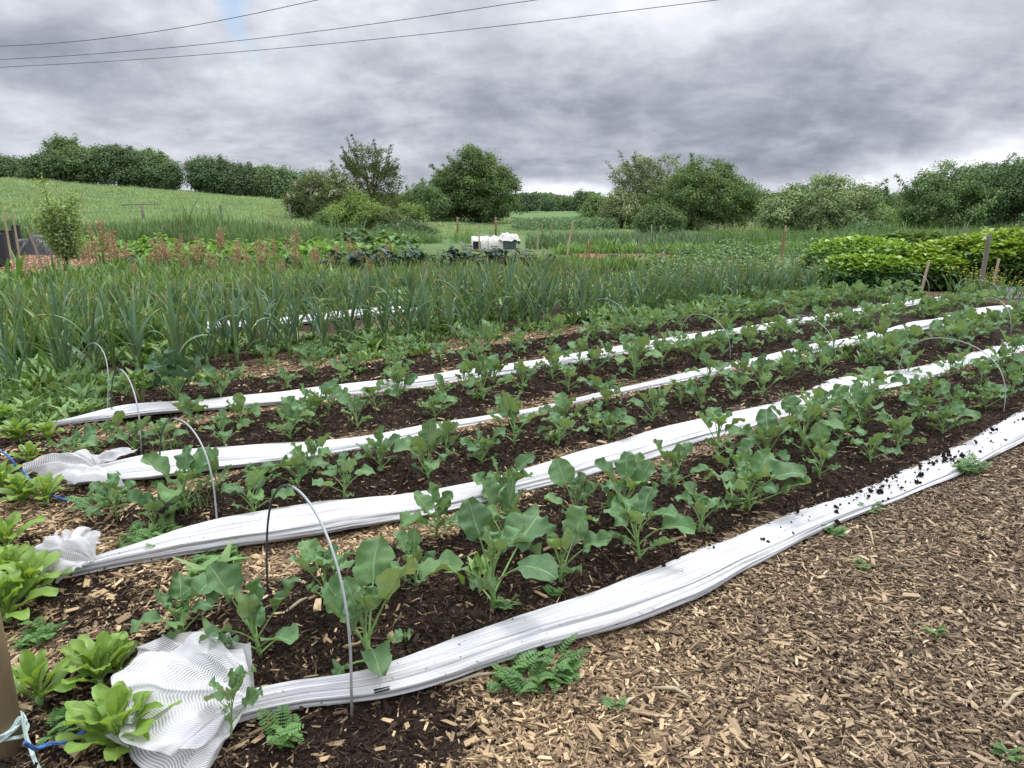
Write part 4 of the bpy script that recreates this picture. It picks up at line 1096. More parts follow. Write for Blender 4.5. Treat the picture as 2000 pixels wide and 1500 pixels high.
# bright leafy mounds at the far right
def mound(name, lobes, n, matl, label, cat, leaf=.10, group=None, seed=1):
    rd = np.random.default_rng(seed); loc = np.array(lobes[0][:2]); root = empty(name, (loc[0], loc[1], 0))
    vs = []; fs = []; cols = []
    per = n // len(lobes)
    F_ = []
    for (cx, cy, rx, ry, h) in lobes:
        a = rd.uniform(0, 2 * PI, per); cz = rd.random(per) ** .8; q = np.sqrt(1 - cz ** 3.2)
        lump = 1 + .22 * np.array([vn(c_ * 3, d_ * 3, 1, seed) for c_, d_ in zip(np.cos(a) * q, np.sin(a) * q + cz)]) + rd.normal(0, .045, per)
        x = cx - loc[0] + rx * q * np.cos(a) * lump; y = cy - loc[1] + ry * q * np.sin(a) * lump; z = .02 + h * cz * lump
        dep = np.clip(z / h, 0, 1)
        for i in range(per):
            d = a[i] + rd.normal(0, .9); e = rd.normal(-.25 + .55 * dep[i], .35); Fv = np.array((math.cos(d) * math.cos(e), math.sin(d) * math.cos(e), math.sin(e))); S = np.array((-math.sin(d), math.cos(d), rd.normal(0, .25))); N = np.cross(Fv, S)
            L = leaf * rd.uniform(.6, 1.3); W = L * .75; c = np.array((x[i], y[i], z[i])); b = len(vs)
            for (u, v, k) in ((-.5, 0, 0), (-.2, -.5, 1), (-.2, .5, 1), (.2, -.36, 1), (.2, .36, 1), (.6, 0, -.7), (0, 0, -.1)):
                vs.append(c + Fv * u * L + S * v * W + N * k * .12 * L)
            # the youngest leaves, at the shoot tips, are yellower
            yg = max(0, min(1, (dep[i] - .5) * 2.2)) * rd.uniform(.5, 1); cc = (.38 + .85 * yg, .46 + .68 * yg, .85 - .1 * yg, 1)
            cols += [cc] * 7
            fs += [(b, b + 6, b + 2), (b, b + 1, b + 6), (b + 1, b + 3, b + 6), (b + 6, b + 4, b + 2), (b + 3, b + 5, b + 6), (b + 6, b + 5, b + 4)]
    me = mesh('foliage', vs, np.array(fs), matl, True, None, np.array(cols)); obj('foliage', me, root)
    st = MB()
    for (cx, cy, rx, ry, h) in lobes:
        for i in range(26):
            a = rd.uniform(0, 6.28); r = rd.random() * .85; st.tube([(cx - loc[0] + rx * r * .7 * math.cos(a), cy - loc[1] + ry * r * .7 * math.sin(a), 0), (cx - loc[0] + rx * r * math.cos(a), cy - loc[1] + ry * r * math.sin(a), h * .8 * math.sqrt(1 - r * r))], [.012, .006], 4)
    st.build('stems', M['brassica_stem'], root)
    tag(root, label, cat, group); return root
mound('leafy_shrub', [(7.1, 14.6, 1.15, 1.1, .80), (6.6, 13.3, .9, .6, .55), (7.9, 13.9, .8, .8, .6)], 12000, M['mound'], 'bright yellow-green leafy mound at the right end of the garlic', 'shrub', .10, None, 3)
mound('leafy_shrub', [(9.5, 13.9, 1.3, 1.1, .98), (8.5, 14.0, 1.0, .9, .80), (7.9, 13.5, .7, .6, .52), (10.8, 14.0, 1.2, 1.1, 1.02), (9.2, 13.2, .9, .6, .82), (10.3, 13.3, 1.0, .7, .90), (12.4, 13.9, 1.4, 1, 1.0), (11.5, 13.2, 1, .7, .9)], 27000, M['mound'], 'largest bright green leafy mound behind the thick grey post', 'shrub', .11, None, 4)
mound('leafy_shrub', [(10.3, 18.6, 1.2, .9, .75)], 3600, M['potato_t'] if 'potato_t' in M else M['t_green'], 'darker green leafy mound behind the bright mounds', 'shrub', .12, None, 5)
# flowers
def flowers(name, px, py, matl, label, n=60, h=.4, rx=.4, seed=1):
    rd = random.Random(seed); g = GZ(px, py); root = empty(name, g); mb = MB(); st = MB()
    for i in range(n):
        x, y, z = rd.gauss(0, rx * .5), rd.gauss(0, rx * .35), h * rd.uniform(.6, 1.1); st.tube([(x * .6, y * .6, 0), (x, y, z)], .003, 3, False)
        for k in range(5):
            a = k * 1.257 + rd.random(); q = .016 if name == 'buttercup_plant' else .035
            mb.add([(x, y, z), (x + math.cos(a) * q, y + math.sin(a) * q, z + .008), (x + math.cos(a + .6) * q * 1.2, y + math.sin(a + .6) * q * 1.2, z + .01), (x + math.cos(a + 1.1) * q, y + math.sin(a + 1.1) * q, z + .008)], [(0, 1, 2, 3)])
    tag(mb.build('flowers', matl, root, False), kind='stuff'); tag(st.build('stems', M['brassica_stem'], root), kind='stuff')
    obj('foliage', tuft(M['weed'], 80, h * .85, .03, rx * .9, seed, .5, 4, True), root)
    tag(root, label, 'flowering plant'); return root
flowers('buttercup_plant', 1912, 575, M['yellow'], 'yellow flowering plant in front of the largest bright mound', 70, .42, .55, 2)
flowers('buttercup_plant', 1955, 580, M['yellow'], 'smaller yellow flowering plant beside the grey sheet', 40, .3, .5, 3)
flowers('yellow_flower_patch', 1445, 476, M['yellow'], 'yellow flowering patch right of the far leeks', 110, .55, 1.3, 4)
flowers('pink_flower_patch', 1405, 470, M['pink'], 'pinkish flowering patch at the end of the far leeks', 110, .65, .9, 5)
flowers('yellow_flower_patch', 905, 474, M['yellow'], 'small yellow patch left of the white tunnel', 60, .6, .7, 6)

# ------------------------------------------------------------------ trees and bushes
def tree(name, px, top, wpx, Y, matl, label, lobes=None, trunk=.22, nclump=220, per=85, leaf=.11, cr=.34, wisp=0, zb=.0, seed=1, group=None, flowers_=0):
    rd = np.random.default_rng(seed); leaf *= .8; per = int(per * 1.25)
    x0 = (px - 1000) / 1443 * Y; z0 = hz1(x0, Y); ztop = zfor(top, Y); H = ztop - z0; W = wpx / 1443 * Y
    lobes = lobes or [(0, 0, .55, .5, .45), (-.28, .1, .42, .27, .36), (.27, -.1, .45, .27, .36), (.05, -.05, .74, .26, .26), (-.1, .2, .3, .33, .3)]
    root = empty(name, (x0, Y, z0))
    st = MB(); tips = []
    trunkr = .04 * H * trunk / .22
    ft = .32 * H
    st.tube([(0, 0, -.1), (trunkr * .3, 0, ft * .5), (0, trunkr * .2, ft)], [trunkr * 1.25, trunkr, trunkr * .8], 8)
    L = []
    for (lx, ly, lz, rx, rz) in lobes: L.append((lx * W, ly * W, lz * H, rx * W, rz * H))
    tot = sum(l[3] ** 2 * l[4] for l in L) ** 1
    vs = []; cols = []; C = []
    for l in L:
        k = max(8, int(nclump * (l[3] ** 2 * l[4]) ** .66 / sum((q[3] ** 2 * q[4]) ** .66 for q in L)))
        d = rd.normal(size=(k, 3)); d /= np.linalg.norm(d, axis=1)[:, None]
        r = rd.uniform(.45, 1.0, k) ** .6
        c = np.stack([l[0] + d[:, 0] * l[3] * r, l[1] + d[:, 1] * l[3] * .9 * r, l[2] + d[:, 2] * l[4] * r], 1)
        C.append(c)
        # limb to the lobe with side branches
        e = Vector((l[0], l[1], l[2])); s0 = Vector((0, 0, ft * .8)); mid = s0.lerp(e, .5) + Vector((0, 0, -.06 * H)) + Vector(rd.normal(0, .04 * W, 3))
        st.tube([s0, mid, e], [trunkr * .55, trunkr * .35, trunkr * .18], 6, False)
        for i in range(0, k, 3):
            q = Vector(c[i]); st.tube([mid.lerp(e, rd.random()), (mid + q) / 2 + Vector(rd.normal(0, .03 * W, 3)), q], [trunkr * .16, trunkr * .1, trunkr * .04], 4, False)
    C = np.vstack(C); C = C[C[:, 2] > .06 * H * (1 if zb == 0 else 0) + zb]
    zs = (H - cr * 1.5) / max(.1, np.percentile(C[:, 2], 99.3)); C[:, 2] *= max(.9, zs)
    xs = (W - cr * 1.1) / max(.1, np.percentile(C[:, 0], 98) - np.percentile(C[:, 0], 2)); C[:, 0] *= xs; C[:, 1] *= xs
    n = n0 = len(C); wisp = wisp or 12
    if wisp:   # upright sprays standing clear of the crown
        for i in range(int(wisp)):
            b = C[rd.integers(n)]
            if b[2] < .5 * H: continue
            d = np.array((b[0] * .35 + rd.normal(0, .12), b[1] * .3, rd.uniform(.5, 1.1))) * .28 * H * .7
            for k in range(4): C = np.vstack([C, (b + d * (k + 1) / 4.5)[None]])
            st.tube([b, b + d], [trunkr * .08, .004], 3, False)
    n = len(C); tone = rd.normal(1, .17, n) * (1 + .25 * vn(C[:, 0] * .8, C[:, 2] * .8, 1, seed))
    LV = []; LC = []
    reps = np.where(np.arange(n) < n0, per, max(6, per // 4)); RR = np.where(np.arange(n) < n0, cr, cr * .42).repeat(reps)[:, None]
    P = np.repeat(C, reps, 0); nP = len(P); P = P + rd.normal(0, 1, (nP, 3)) * RR * np.array((1, 1, .72)) * .62
    N = P - np.repeat(C, reps, 0); N /= np.linalg.norm(N, axis=1)[:, None] + 1e-6
    N = N + rd.normal(0, .42, N.shape) + np.array((0, 0, .6)); N /= np.linalg.norm(N, axis=1)[:, None]
    T = rd.normal(size=N.shape); T -= N * (T * N).sum(1)[:, None]; T /= np.linalg.norm(T, axis=1)[:, None]; B = np.cross(N, T)
    sz = leaf * rd.uniform(.55, 1.3, len(P))[:, None]
    V = np.stack([P - T * sz * .62, P + B * sz * .34 + N * sz * .08, P + T * sz * .62, P - B * sz * .34 + N * sz * .08], 1).reshape(-1, 3)
    keep = V[:, 2].reshape(-1, 4).min(1) > .02
    tn = np.repeat(np.repeat(tone, reps), 4) * rd.uniform(.85, 1.15, len(V) // 4).repeat(4)
    col = np.stack([tn, tn, tn * .97, np.ones_like(tn)], 1)
    V = V.reshape(-1, 4, 3)[keep].reshape(-1, 3); col = col.reshape(-1, 4, 4)[keep].reshape(-1, 4)
    F = np.arange(len(V)).reshape(-1, 4)
    st.build('trunk', M['bark'], root)
    obj('crown', mesh('crown', V, F, matl, False, None, col), root)
    if flowers_:
        k = int(flowers_); ci = rd.integers(0, n, k); Pf = C[ci] + rd.normal(0, .14, (k, 3)) + np.array((0, -.28, .1)); per2 = 14
        Pf = np.repeat(Pf, per2, 0) + rd.normal(0, .06, (k * per2, 3)); s = .022
        V = np.stack([Pf + np.array((-s, 0, 0)), Pf + np.array((0, 0, s)), Pf + np.array((s, 0, .0)), Pf + np.array((0, -s, -s))], 1).reshape(-1, 3)
        obj('blossom', mesh('blossom', V, np.arange(len(V)).reshape(-1, 4), M['blossom'], False), root)
    KIDS[root.name] = list(root.children)
    tag(root, label, 'tree' if name.endswith('tree') else 'bush', group)
    return root
hg = 'hedgerow trees along the top of the rising field'
low = [(0, 0, .42, .52, .42), (-.25, 0, .36, .3, .36), (.25, 0, .38, .3, .36), (0, 0, .68, .3, .3)]
upr = [(0, 0, .40, .42, .40), (-.15, 0, .62, .28, .33), (.18, 0, .58, .28, .33), (0, 0, .75, .25, .24)]
dense = dict(nclump=190, per=90, leaf=.19, cr=.48)
for i, (px, top, w, Y, m_, lb, lab) in enumerate([
    (-95, 300, 150, 66, 't_dark', low, 'dark hedgerow tree cut off by the left edge of the field'), (5, 300, 110, 66, 't_dark', low, 'low dark hawthorn hedge tree at the far left above the field'), (62, 306, 80, 66, 't_dark', low, 'lowest dark hedge tree left of the tall sparse tree'),
    (110, 293, 80, 64, 't_dark', low, 'hedge tree beneath the tall sparse tree'), (178, 281, 100, 64, 't_dark', upr, 'rounded hedge tree right of the tall sparse tree'), (238, 279, 100, 64, 't_dark', upr, 'highest rounded hedge tree on the field edge'),
    (290, 289, 85, 65, 't_dark', upr, 'hedge tree left of the gap, half hidden by its neighbour'), (318, 292, 80, 65, 't_dark', low, 'last hedge tree before the gap in the hedgerow'), (407, 303, 66, 65, 't_dark', upr, 'first hedge tree right of the gap'),
    (445, 309, 80, 65, 't_dark', low, 'second hedge tree right of the gap'), (490, 319, 70, 64, 't_dark', low, 'shorter hedge tree midway between gap and hawthorn'), (525, 320, 50, 64, 't_dark', upr, 'slim hedge tree with pointed top'), (560, 324, 60, 64, 't_dark', low, 'hedge tree behind the hawthorn left side'), (610, 330, 70, 66, 't_dark', low, 'hedge tree behind the hawthorn')]):
    tree('hedge_tree', px, top - 2, w * 1.0, Y, M[m_], lab, lb, seed=60 + i, group=hg, **dense)
tree('ash_tree', 138, 258, 60, 72, M['t_green'], 'tall sparse tree rising above the hedgerow at left', [(0, 0, .82, .45, .15), (.35, 0, .74, .3, .1), (-.3, 0, .74, .3, .1)], nclump=60, per=55, leaf=.2, cr=.55, seed=80)
tree('hawthorn_tree', 632, 323, 140, 42, M['t_olive'], 'round hawthorn in cream blossom at the right end of the rising field', low, nclump=260, per=90, leaf=.12, cr=.34, seed=81, flowers_=130, wisp=8)
tree('green_bush', 700, 372, 115, 36, M['t_bright'], 'light green bush in front of the hawthorn', low, nclump=170, per=80, leaf=.10, cr=.28, seed=82)
tree('green_bush', 660, 395, 90, 37, M['t_green'], 'dark low bush below the hawthorn', low, nclump=120, per=80, leaf=.10, cr=.28, seed=83)
tree('willow_tree', 727, 274, 118, 48, M['t_olive'], 'tall feathery tree with upright sprays right of the hawthorn', [(0, 0, .25, .50, .25), (0, 0, .48, .42, .28), (-.1, 0, .70, .26, .26), (.15, 0, .66, .2, .2)], nclump=210, per=60, leaf=.115, cr=.27, seed=84, wisp=95)
tree('green_bush', 822, 347, 105, 55, M['t_green'], 'rounded bush between the feathery tree and the big tree', low, nclump=150, per=85, leaf=.14, cr=.4, seed=85)
tree('yellow_green_bush', 800, 388, 70, 38, M['t_bright'], 'yellow-green sprawling bush at the foot of the feathery tree', low, nclump=80, per=55, leaf=.10, cr=.25, seed=86, wisp=16)
tree('yellow_green_bush', 755, 405, 80, 36, M['t_olive'], 'olive bush low between the light green bush and the sprawling one', low, nclump=90, per=70, leaf=.10, cr=.25, seed=87)
tree('green_bush', 790, 428, 110, 33, M['t_dark'], 'dark low undergrowth left of the fence posts', low, nclump=90, per=70, leaf=.10, cr=.22, seed=88)
tree('big_tree', 932, 278, 150, 58, M['t_green'], 'biggest tree, broad and domed, left of the gap to the far fields', [(0, 0, .40, .46, .36), (-.05, 0, .74, .30, .27), (.14, .05, .70, .28, .22), (-.33, 0, .5, .22, .26), (.34, 0, .45, .18, .28), (.02, -.15, .55, .36, .3), (-.1, -.1, .2, .42, .2), (.25, 0, .2, .3, .18)], nclump=430, per=100, leaf=.17, cr=.46, seed=89)
tree('broadleaf_tree', 872, 325, 60, 60, M['t_green'], 'smaller tree touching the left of the biggest tree', low, nclump=110, per=90, leaf=.17, cr=.44, seed=90)
tree('willow_tree', 1262, 291, 135, 48, M['t_willow'], 'pale silvery willow with open twigs left of the round dark tree', [(0, 0, .35, .48, .34), (-.2, 0, .62, .28, .24), (.15, 0, .72, .28, .24), (-.1, 0, .78, .2, .18)], nclump=190, per=62, leaf=.12, cr=.34, seed=91, wisp=46)
tree('green_bush', 1168, 372, 66, 52, M['t_green'], 'bush at the left foot of the pale willow', low, nclump=100, per=85, leaf=.14, cr=.36, seed=92)
tree('green_bush', 1215, 362, 80, 46, M['t_willow'], 'pale bush below the willow', low, nclump=110, per=80, leaf=.12, cr=.32, seed=93)
tree('round_tree', 1372, 303, 195, 42, M['t_green'], 'large round dense tree right of the willow', low, nclump=380, per=95, leaf=.125, cr=.34, seed=94)
tree('green_bush', 1290, 392, 90, 38, M['t_green'], 'light bush at the left foot of the large round tree', low, nclump=120, per=85, leaf=.11, cr=.3, seed=95)
tree('elder_bush', 1604, 331, 225, 38, M['t_elder'], 'wide elder bush with pale undersides, alone between two gaps', [(0, 0, .40, .48, .40), (-.3, 0, .36, .22, .34), (.26, 0, .4, .25, .36), (.0, 0, .68, .3, .28), (.3, 0, .6, .12, .2)], nclump=360, per=90, leaf=.125, cr=.32, seed=96)
tree('yellow_green_bush', 1722, 388, 70, 44, M['t_bright'], 'bright bush in the gap right of the elder', low, nclump=80, per=75, leaf=.12, cr=.3, seed=97)
tree('broadleaf_tree', 1718, 364, 44, 75, M['t_dark'], 'small distant round tree behind the gap right of the elder', upr, nclump=70, per=80, leaf=.2, cr=.5, seed=98)
tree('broadleaf_tree', 1862, 306, 190, 40, M['t_green'], 'tree with two lobed crown left of the right-edge tree', [(0, 0, .40, .5, .40), (-.28, 0, .45, .25, .36), (-.1, 0, .72, .26, .28), (.28, 0, .7, .24, .26), (.3, 0, .36, .27, .34)], nclump=340, per=90, leaf=.125, cr=.33, seed=99)
tree('broadleaf_tree', 1985, 301, 150, 39, M['t_green'], 'tree cut by the right edge of the picture', upr, nclump=280, per=90, leaf=.125, cr=.33, seed=100)
tree('broadleaf_tree', 2110, 310, 170, 40, M['t_dark'], 'tree beyond the right edge', low, nclump=240, per=85, leaf=.14, cr=.36, seed=101)
tree('green_bush', 1790, 395, 120, 46, M['t_dark'], 'dark bush left of the two lobed tree', low, nclump=110, per=80, leaf=.13, cr=.34, seed=102)
tree('green_bush', 1700, 430, 90, 34, M['t_dark'], 'low dark bush at the right foot of the elder', low, nclump=80, per=70, leaf=.11, cr=.25, seed=103)
# far hedges and trees beyond the fields
for i, (px, top, w, Y, lab) in enumerate([(1030, 377, 40, 150, 'distant tree just right of the biggest tree'), (1137, 374, 34, 140, 'distant upright tree left of the bush by the willow'), (1068, 387, 22, 165, 'small dark distant tree by the farmhouse'), (1480, 372, 60, 110, 'distant tree seen between round tree and elder'), (1505, 382, 50, 120, 'lower distant tree in the gap left of the elder'), (1760, 385, 60, 100, 'distant tree in the gap left of the two lobed tree')]):
    tree('distant_tree', px, top, w, Y, M['t_dark'], lab, upr, nclump=60, per=70, leaf=.42, cr=1.0, seed=120 + i, group='distant trees beyond the fields')
def far_hedge(name, x0, x1, y, h, label, seed, leaf=.5, n=9000, dep=4):
    rd = np.random.default_rng(seed); x = rd.uniform(x0, x1, n); hh = h * (.75 + .6 * (vn(x, x * 0, .12, seed) + .5)) * (1 + .25 * vn(x, x * 0, .5, seed + 2)); z = rd.random(n) ** .8 * hh; yy = y + rd.normal(0, dep, n) * .5 + x * 0
    P = np.stack([x, yy, z + hz(x, yy)], 1); N = rd.normal(size=P.shape) + (0, -.6, .5); N /= np.linalg.norm(N, axis=1)[:, None]; T = rd.normal(size=P.shape); T -= N * (T * N).sum(1)[:, None]; T /= np.linalg.norm(T, axis=1)[:, None]; B = np.cross(N, T); s = leaf * rd.uniform(.5, 1.2, n)[:, None]
    V = np.stack([P - T * s * .6, P + B * s * .4, P + T * s * .6, P - B * s * .4], 1).reshape(-1, 3)
    tn = (1 + vn(x, z, .3, seed) * .5).repeat(4); col = np.stack([tn, tn, tn, np.ones_like(tn)], 1)
    o = obj(name, mesh(name, V, np.arange(len(V)).reshape(-1, 4), M['t_dark'], False, None, col)); tag(o, label, kind='stuff')
far_hedge('far_hedgerow', -6, 150, 185, 3.4, 'far hedgerow closing the fields', 1, .7, 22000)
far_hedge('far_woodland', -330, 420, 420, 6.5, 'far-off line of woodland', 2, 1.8, 30000, 14)
far_hedge('bramble_hedge', .0 * 45, .14 * 45, 46, .62, 'low bramble hedge across the near field', 3, .13, 7000, 3)
far_hedge('boundary_scrub', .28 * 60, .75 * 60, 66, .8, 'dark scrub behind the trees on the right', 4, .25, 9000, 3)
# farmhouse, far away
fh = empty('farmhouse', (16.5, 210, 0)); fh.scale = (.55, .7, .72); MB().box((0, 0, 1.5), (9, 5, 3.0)).build('wall', M['wallpaint'], fh, False)
r_ = MB(); r_.add([(-4.8, -2.9, 2.95), (4.8, -2.9, 2.95), (4.8, 0, 4.9), (-4.8, 0, 4.9), (-4.8, 2.9, 2.95), (4.8, 2.9, 2.95)], [(0, 1, 2, 3), (3, 2, 5, 4), (0, 3, 4), (1, 5, 2), (0, 4, 5, 1)]); ro = r_.build('roof', M['slate'], fh, False)
MB().box((3, 0, 5.0), (.7, .7, 1.2)).build('chimney', M['wallpaint'], ro, False)
for dx in (-3, 0, 3): MB().box((dx, -2.53, 1.7), (1.0, .06, 1.1)).build('window', M['glass'], fh, False)
tag(fh, 'distant farmhouse with slate roof showing above the far hedge', 'house')

# young apple tree at the left
def apple():
    rd = np.random.default_rng(5); Y = 15.6; x0 = (112 - 1000) / 1443 * Y; root = empty('young_apple_tree', (x0, Y, 0)); st = MB(); V = []; tips = []
    st.tube([(0, 0, -.05), (.02, 0, .45), (.0, .0, .8)], [.028, .024, .02], 8)
    H = zfor(338, Y)
    for i in range(17):
        a = i * 2.4; f = i / 16; l = .66 * (1 - .35 * f) * rd.uniform(.75, 1.15); b = Vector((0, 0, .45 + .55 * f)); e = b + Vector((math.cos(a) * l * .62, math.sin(a) * l * .62, .25 + (H - 1.3) * (f ** .8) * rd.uniform(.35, 1.08)))
        m_ = b.lerp(e, .5) + Vector((math.cos(a) * .08, math.sin(a) * .08, -.02)); st.tube([b, m_, e], [.013, .009, .004], 5, False)
        for k in range(14):
            q = b.lerp(m_, k / 7) if k < 7 else m_.lerp(e, (k - 7) / 6); tips.append(q + Vector(rd.normal(0, .05, 3)))
    C = np.array([list(t_) for t_ in tips]); per = 32; n = len(C); P = np.repeat(C, per, 0) + rd.normal(0, .075, (n * per, 3))
    N = rd.normal(size=P.shape) + (0, 0, .6); N /= np.linalg.norm(N, axis=1)[:, None]; T = rd.normal(size=P.shape); T -= N * (T * N).sum(1)[:, None]; T /= np.linalg.norm(T, axis=1)[:, None]; B = np.cross(N, T); s = .058 * rd.uniform(.6, 1.4, len(P))[:, None]
    V = np.stack([P - T * s * .6, P + B * s * .32 + N * s * .1, P + T * s * .6, P - B * s * .32 + N * s * .1], 1).reshape(-1, 3); tn = rd.uniform(.75, 1.2, n).repeat(per * 4); col = np.stack([tn, tn, tn, np.ones_like(tn)], 1)
    st.build('trunk', M['bark'], root); obj('crown', mesh('crown', V, np.arange(len(V)).reshape(-1, 4), M['t_apple'], False, None, col), root)
    tag(root, 'young leafy fruit tree beside the orange chip path at left', 'tree')
apple()

# ------------------------------------------------------------------ hoops
def hoop(near, far, top, label, dark=False, tilt=0.0, nx=None):
    a = GZ(*near); b = GZ(*far); mid = (a + b) / 2
    z = zfor(top[1], mid.y); H = z
    ap = at(top[0], top[1], mid.y)
    sh = ap - Vector((mid.x, mid.y, z))
    root = empty('wire_hoop', mid)
    root.location.z = min(a.z, b.z)
    pts = []
    for i in range(41):
        th = PI * i / 40; f = (1 - math.cos(th)) / 2; hgt = H * (math.sin(th) ** .62)
        q = a.lerp(b, f); pts.append(Vector((q.x, q.y, a.z * (1 - f) + b.z * f + hgt)) + Vector((sh.x, 0, 0)) * (hgt / H) - root.location)
    pts[0].z -= .04; pts[-1].z -= .04
    pts = [p_ for p_ in pts]
    if dark:
        MB().tube(pts[:24], .0042, 8).build('hoop_rod', M['hoop'], root); MB().tube(pts[23:], .0043, 8).build('dark_leg', M['hoop_dark'], root)
    else:
        MB().tube(pts, .0034 if mid.y < 6 else .0030, 8).build('hoop_rod', M['hoop'], root)
    tag(root, label, 'hoop', 'wire hoops arching over the beds')
hoop((686, 1400), (522, 1156), (592, 988), 'nearest and largest grey wire hoop, arching over the front bed', True)
hoop((424, 1028), (316, 950), (355, 834), 'grey wire hoop with one dark leg over the second bed', True)
hoop((276, 888), (219, 815), (243, 741), 'wire hoop with pale front leg over the third bed', True)
hoop((208, 803), (150, 765), (188, 680), 'pale wire hoop at the left end of the fourth bed')
hoop((1960, 808), (1752, 748), (1858, 668), 'wide thin hoop at the right end of the front bed')
hoop((1426, 702), (1330, 668), (1375, 621), 'thin hoop over the third bed right of centre')
hoop((1632, 706), (1530, 665), (1575, 630), 'thin hoop over the second bed on the right')
hoop((1229, 656), (1150, 632), (1184, 588), 'thin hoop over the fourth bed right of centre')
hoop((1813, 580), (1758, 570), (1790, 535), 'thin hoop beside the leaning stake on the right')
hoop((1950, 588), (1870, 578), (1915, 547), 'thin hoop in front of the yellow flowers')
hoop((1974, 656), (1905, 635), (1940, 590), 'thin hoop near the right end of the third netting')

# ------------------------------------------------------------------ posts, stakes, rope
def stake(px, base, top, wpx, label, matl='post', dx=0, name='wooden_stake', Y=None, rnd=False, group=None):
    if Y is None:
        g = GZ(px, base); Y = g.y
    else: g = Vector(((px - 1000) / 1443 * Y, Y, hz1((px - 1000) / 1443 * Y, Y)))
    k = (Y * cs + CH * sn) / CF
    T = at(px + dx, top, Y); w = wpx * k * .75
    root = empty(name, g)
    d = Vector((T.x - g.x, 0, T.z - g.z)) if dx or True else None
    d.x = T.x - G(px, base).x if Y is None else (dx * k)
    mb = MB(); pts = [Vector((0, 0, -.1)), d * .5 + Vector((w * .04, 0, 0)), d]
    mb.tube(pts, [w / 2, w * .49, w * .47], 10 if rnd else 4)
    mb.build('shaft', M[matl], root, rnd)
    MB().tube([d, d + Vector((0, 0, w * .12))], [w * .47, w * .36], 10 if rnd else 4).build('top', M[matl], root, rnd)
    tag(root, label, 'post' if name.endswith('post') else 'stake', group); return root
# big post bottom left with rope
g = G(14, 1462); pr = empty('round_post', g)
MB().tube([(0, 0, -.15), (0, 0, .5), (0, 0, 1.05)], [.046, .044, .043], 20).build('shaft', M['post'], pr)
MB().tube([(0, 0, 1.05), (0, 0, 1.062)], [.043, .036], 20).build('top', M['post'], pr)
tag(pr, 'round wooden post with rope tied round its foot at the bottom left', 'post')
def rope(name, pts, r, matl, label, parent=None, strands=3):
    P = [Vector(p_) for p_ in pts]; fine = []
    for i in range(len(P) - 1):
        p0 = P[max(0, i - 1)]; p1 = P[i]; p2 = P[i + 1]; p3 = P[min(len(P) - 1, i + 2)]
        for k in range(10):
            t = k / 10; fine.append(.5 * ((2 * p1) + (-p0 + p2) * t + (2 * p0 - 5 * p1 + 4 * p2 - p3) * t * t + (-p0 + 3 * p1 - 3 * p2 + p3) * t ** 3))
    fine.append(P[-1]); mb = MB(); ln = 0
    ang = [0.0]
    for i in range(1, len(fine)): ln += (fine[i] - fine[i - 1]).length; ang.append(ln / (r * 7))
    for s_ in range(strands):
        q = []
        for i, c in enumerate(fine):
            d = (fine[min(i + 1, len(fine) - 1)] - fine[max(0, i - 1)]).normalized(); a = d.cross(Vector((0, 0, 1)));
            if a.length < .1: a = d.cross(Vector((1, 0, 0)))
            a.normalize(); b = d.cross(a); th = ang[i] + s_ * 2 * PI / strands
            q.append(c + (a * math.cos(th) + b * math.sin(th)) * r * .5)
        mb.tube(q, r * .62, 6)
    o = mb.build(name, M[matl], parent)
    if label: tag(o, label, 'rope')
    return o
pts = []
for i in range(31):
    a = i * .63; rr = .052 + .004 * math.sin(i * 2.1); pts.append((g.x + rr * math.cos(a), g.y + rr * math.sin(a), hz1(g.x, g.y) + .035 + .018 * (i / 10) + .012 * math.sin(i * 1.7)))
rope('pale_rope', pts + [tuple(G(52, 1440, .05)), tuple(G(62, 1470, .03)), tuple(G(75, 1500, .015)), tuple(G(90, 1540, .012))], .0055, 'rope_pale', 'frayed pale rope wound round the foot of the post')
rope('blue_rope', [tuple(G(48, 1450, .10)), tuple(G(70, 1462, .05)), tuple(G(100, 1452, .045)), tuple(G(130, 1448, .05)), tuple(G(170, 1425, .06)), tuple(G(190, 1418, .06)), tuple(G(225, 1405, .07)), tuple(G(300, 1390, .05))], .0055, 'rope_blue', 'blue rope running from the post to the fanned netting')
rope('blue_rope', [tuple(G(168, 1382, .03)), tuple(G(185, 1390, .05)), tuple(G(215, 1398, .06))], .005, 'rope_blue', 'short blue rope end behind the fanned netting')
rope('blue_rope', [tuple(G(-60, 880, .25)), tuple(G(-5, 880, .2)), tuple(G(20, 895, .16)), tuple(G(34, 915, .1)), tuple(G(50, 925, .08)), tuple(G(62, 945, .05)), tuple(G(80, 955, .03))], .006, 'rope_blue', 'dark blue rope looping down to the loose end of the third netting')
rope('blue_rope', [tuple(G(95, 965, .03)), tuple(G(120, 974, .03)), tuple(G(135, 977, .03)), tuple(G(156, 978, .03)), tuple(G(175, 982, .02))], .006, 'rope_blue', 'blue rope lying on soil before the third netting')
rope('green_twine', [tuple(G(95, 1070, .11)), tuple(G(112, 1078, .12)), tuple(G(108, 1092, .10)), tuple(G(92, 1080, .11))], .003, 'rope_pale', 'green-grey twine tying the knot of the second netting')

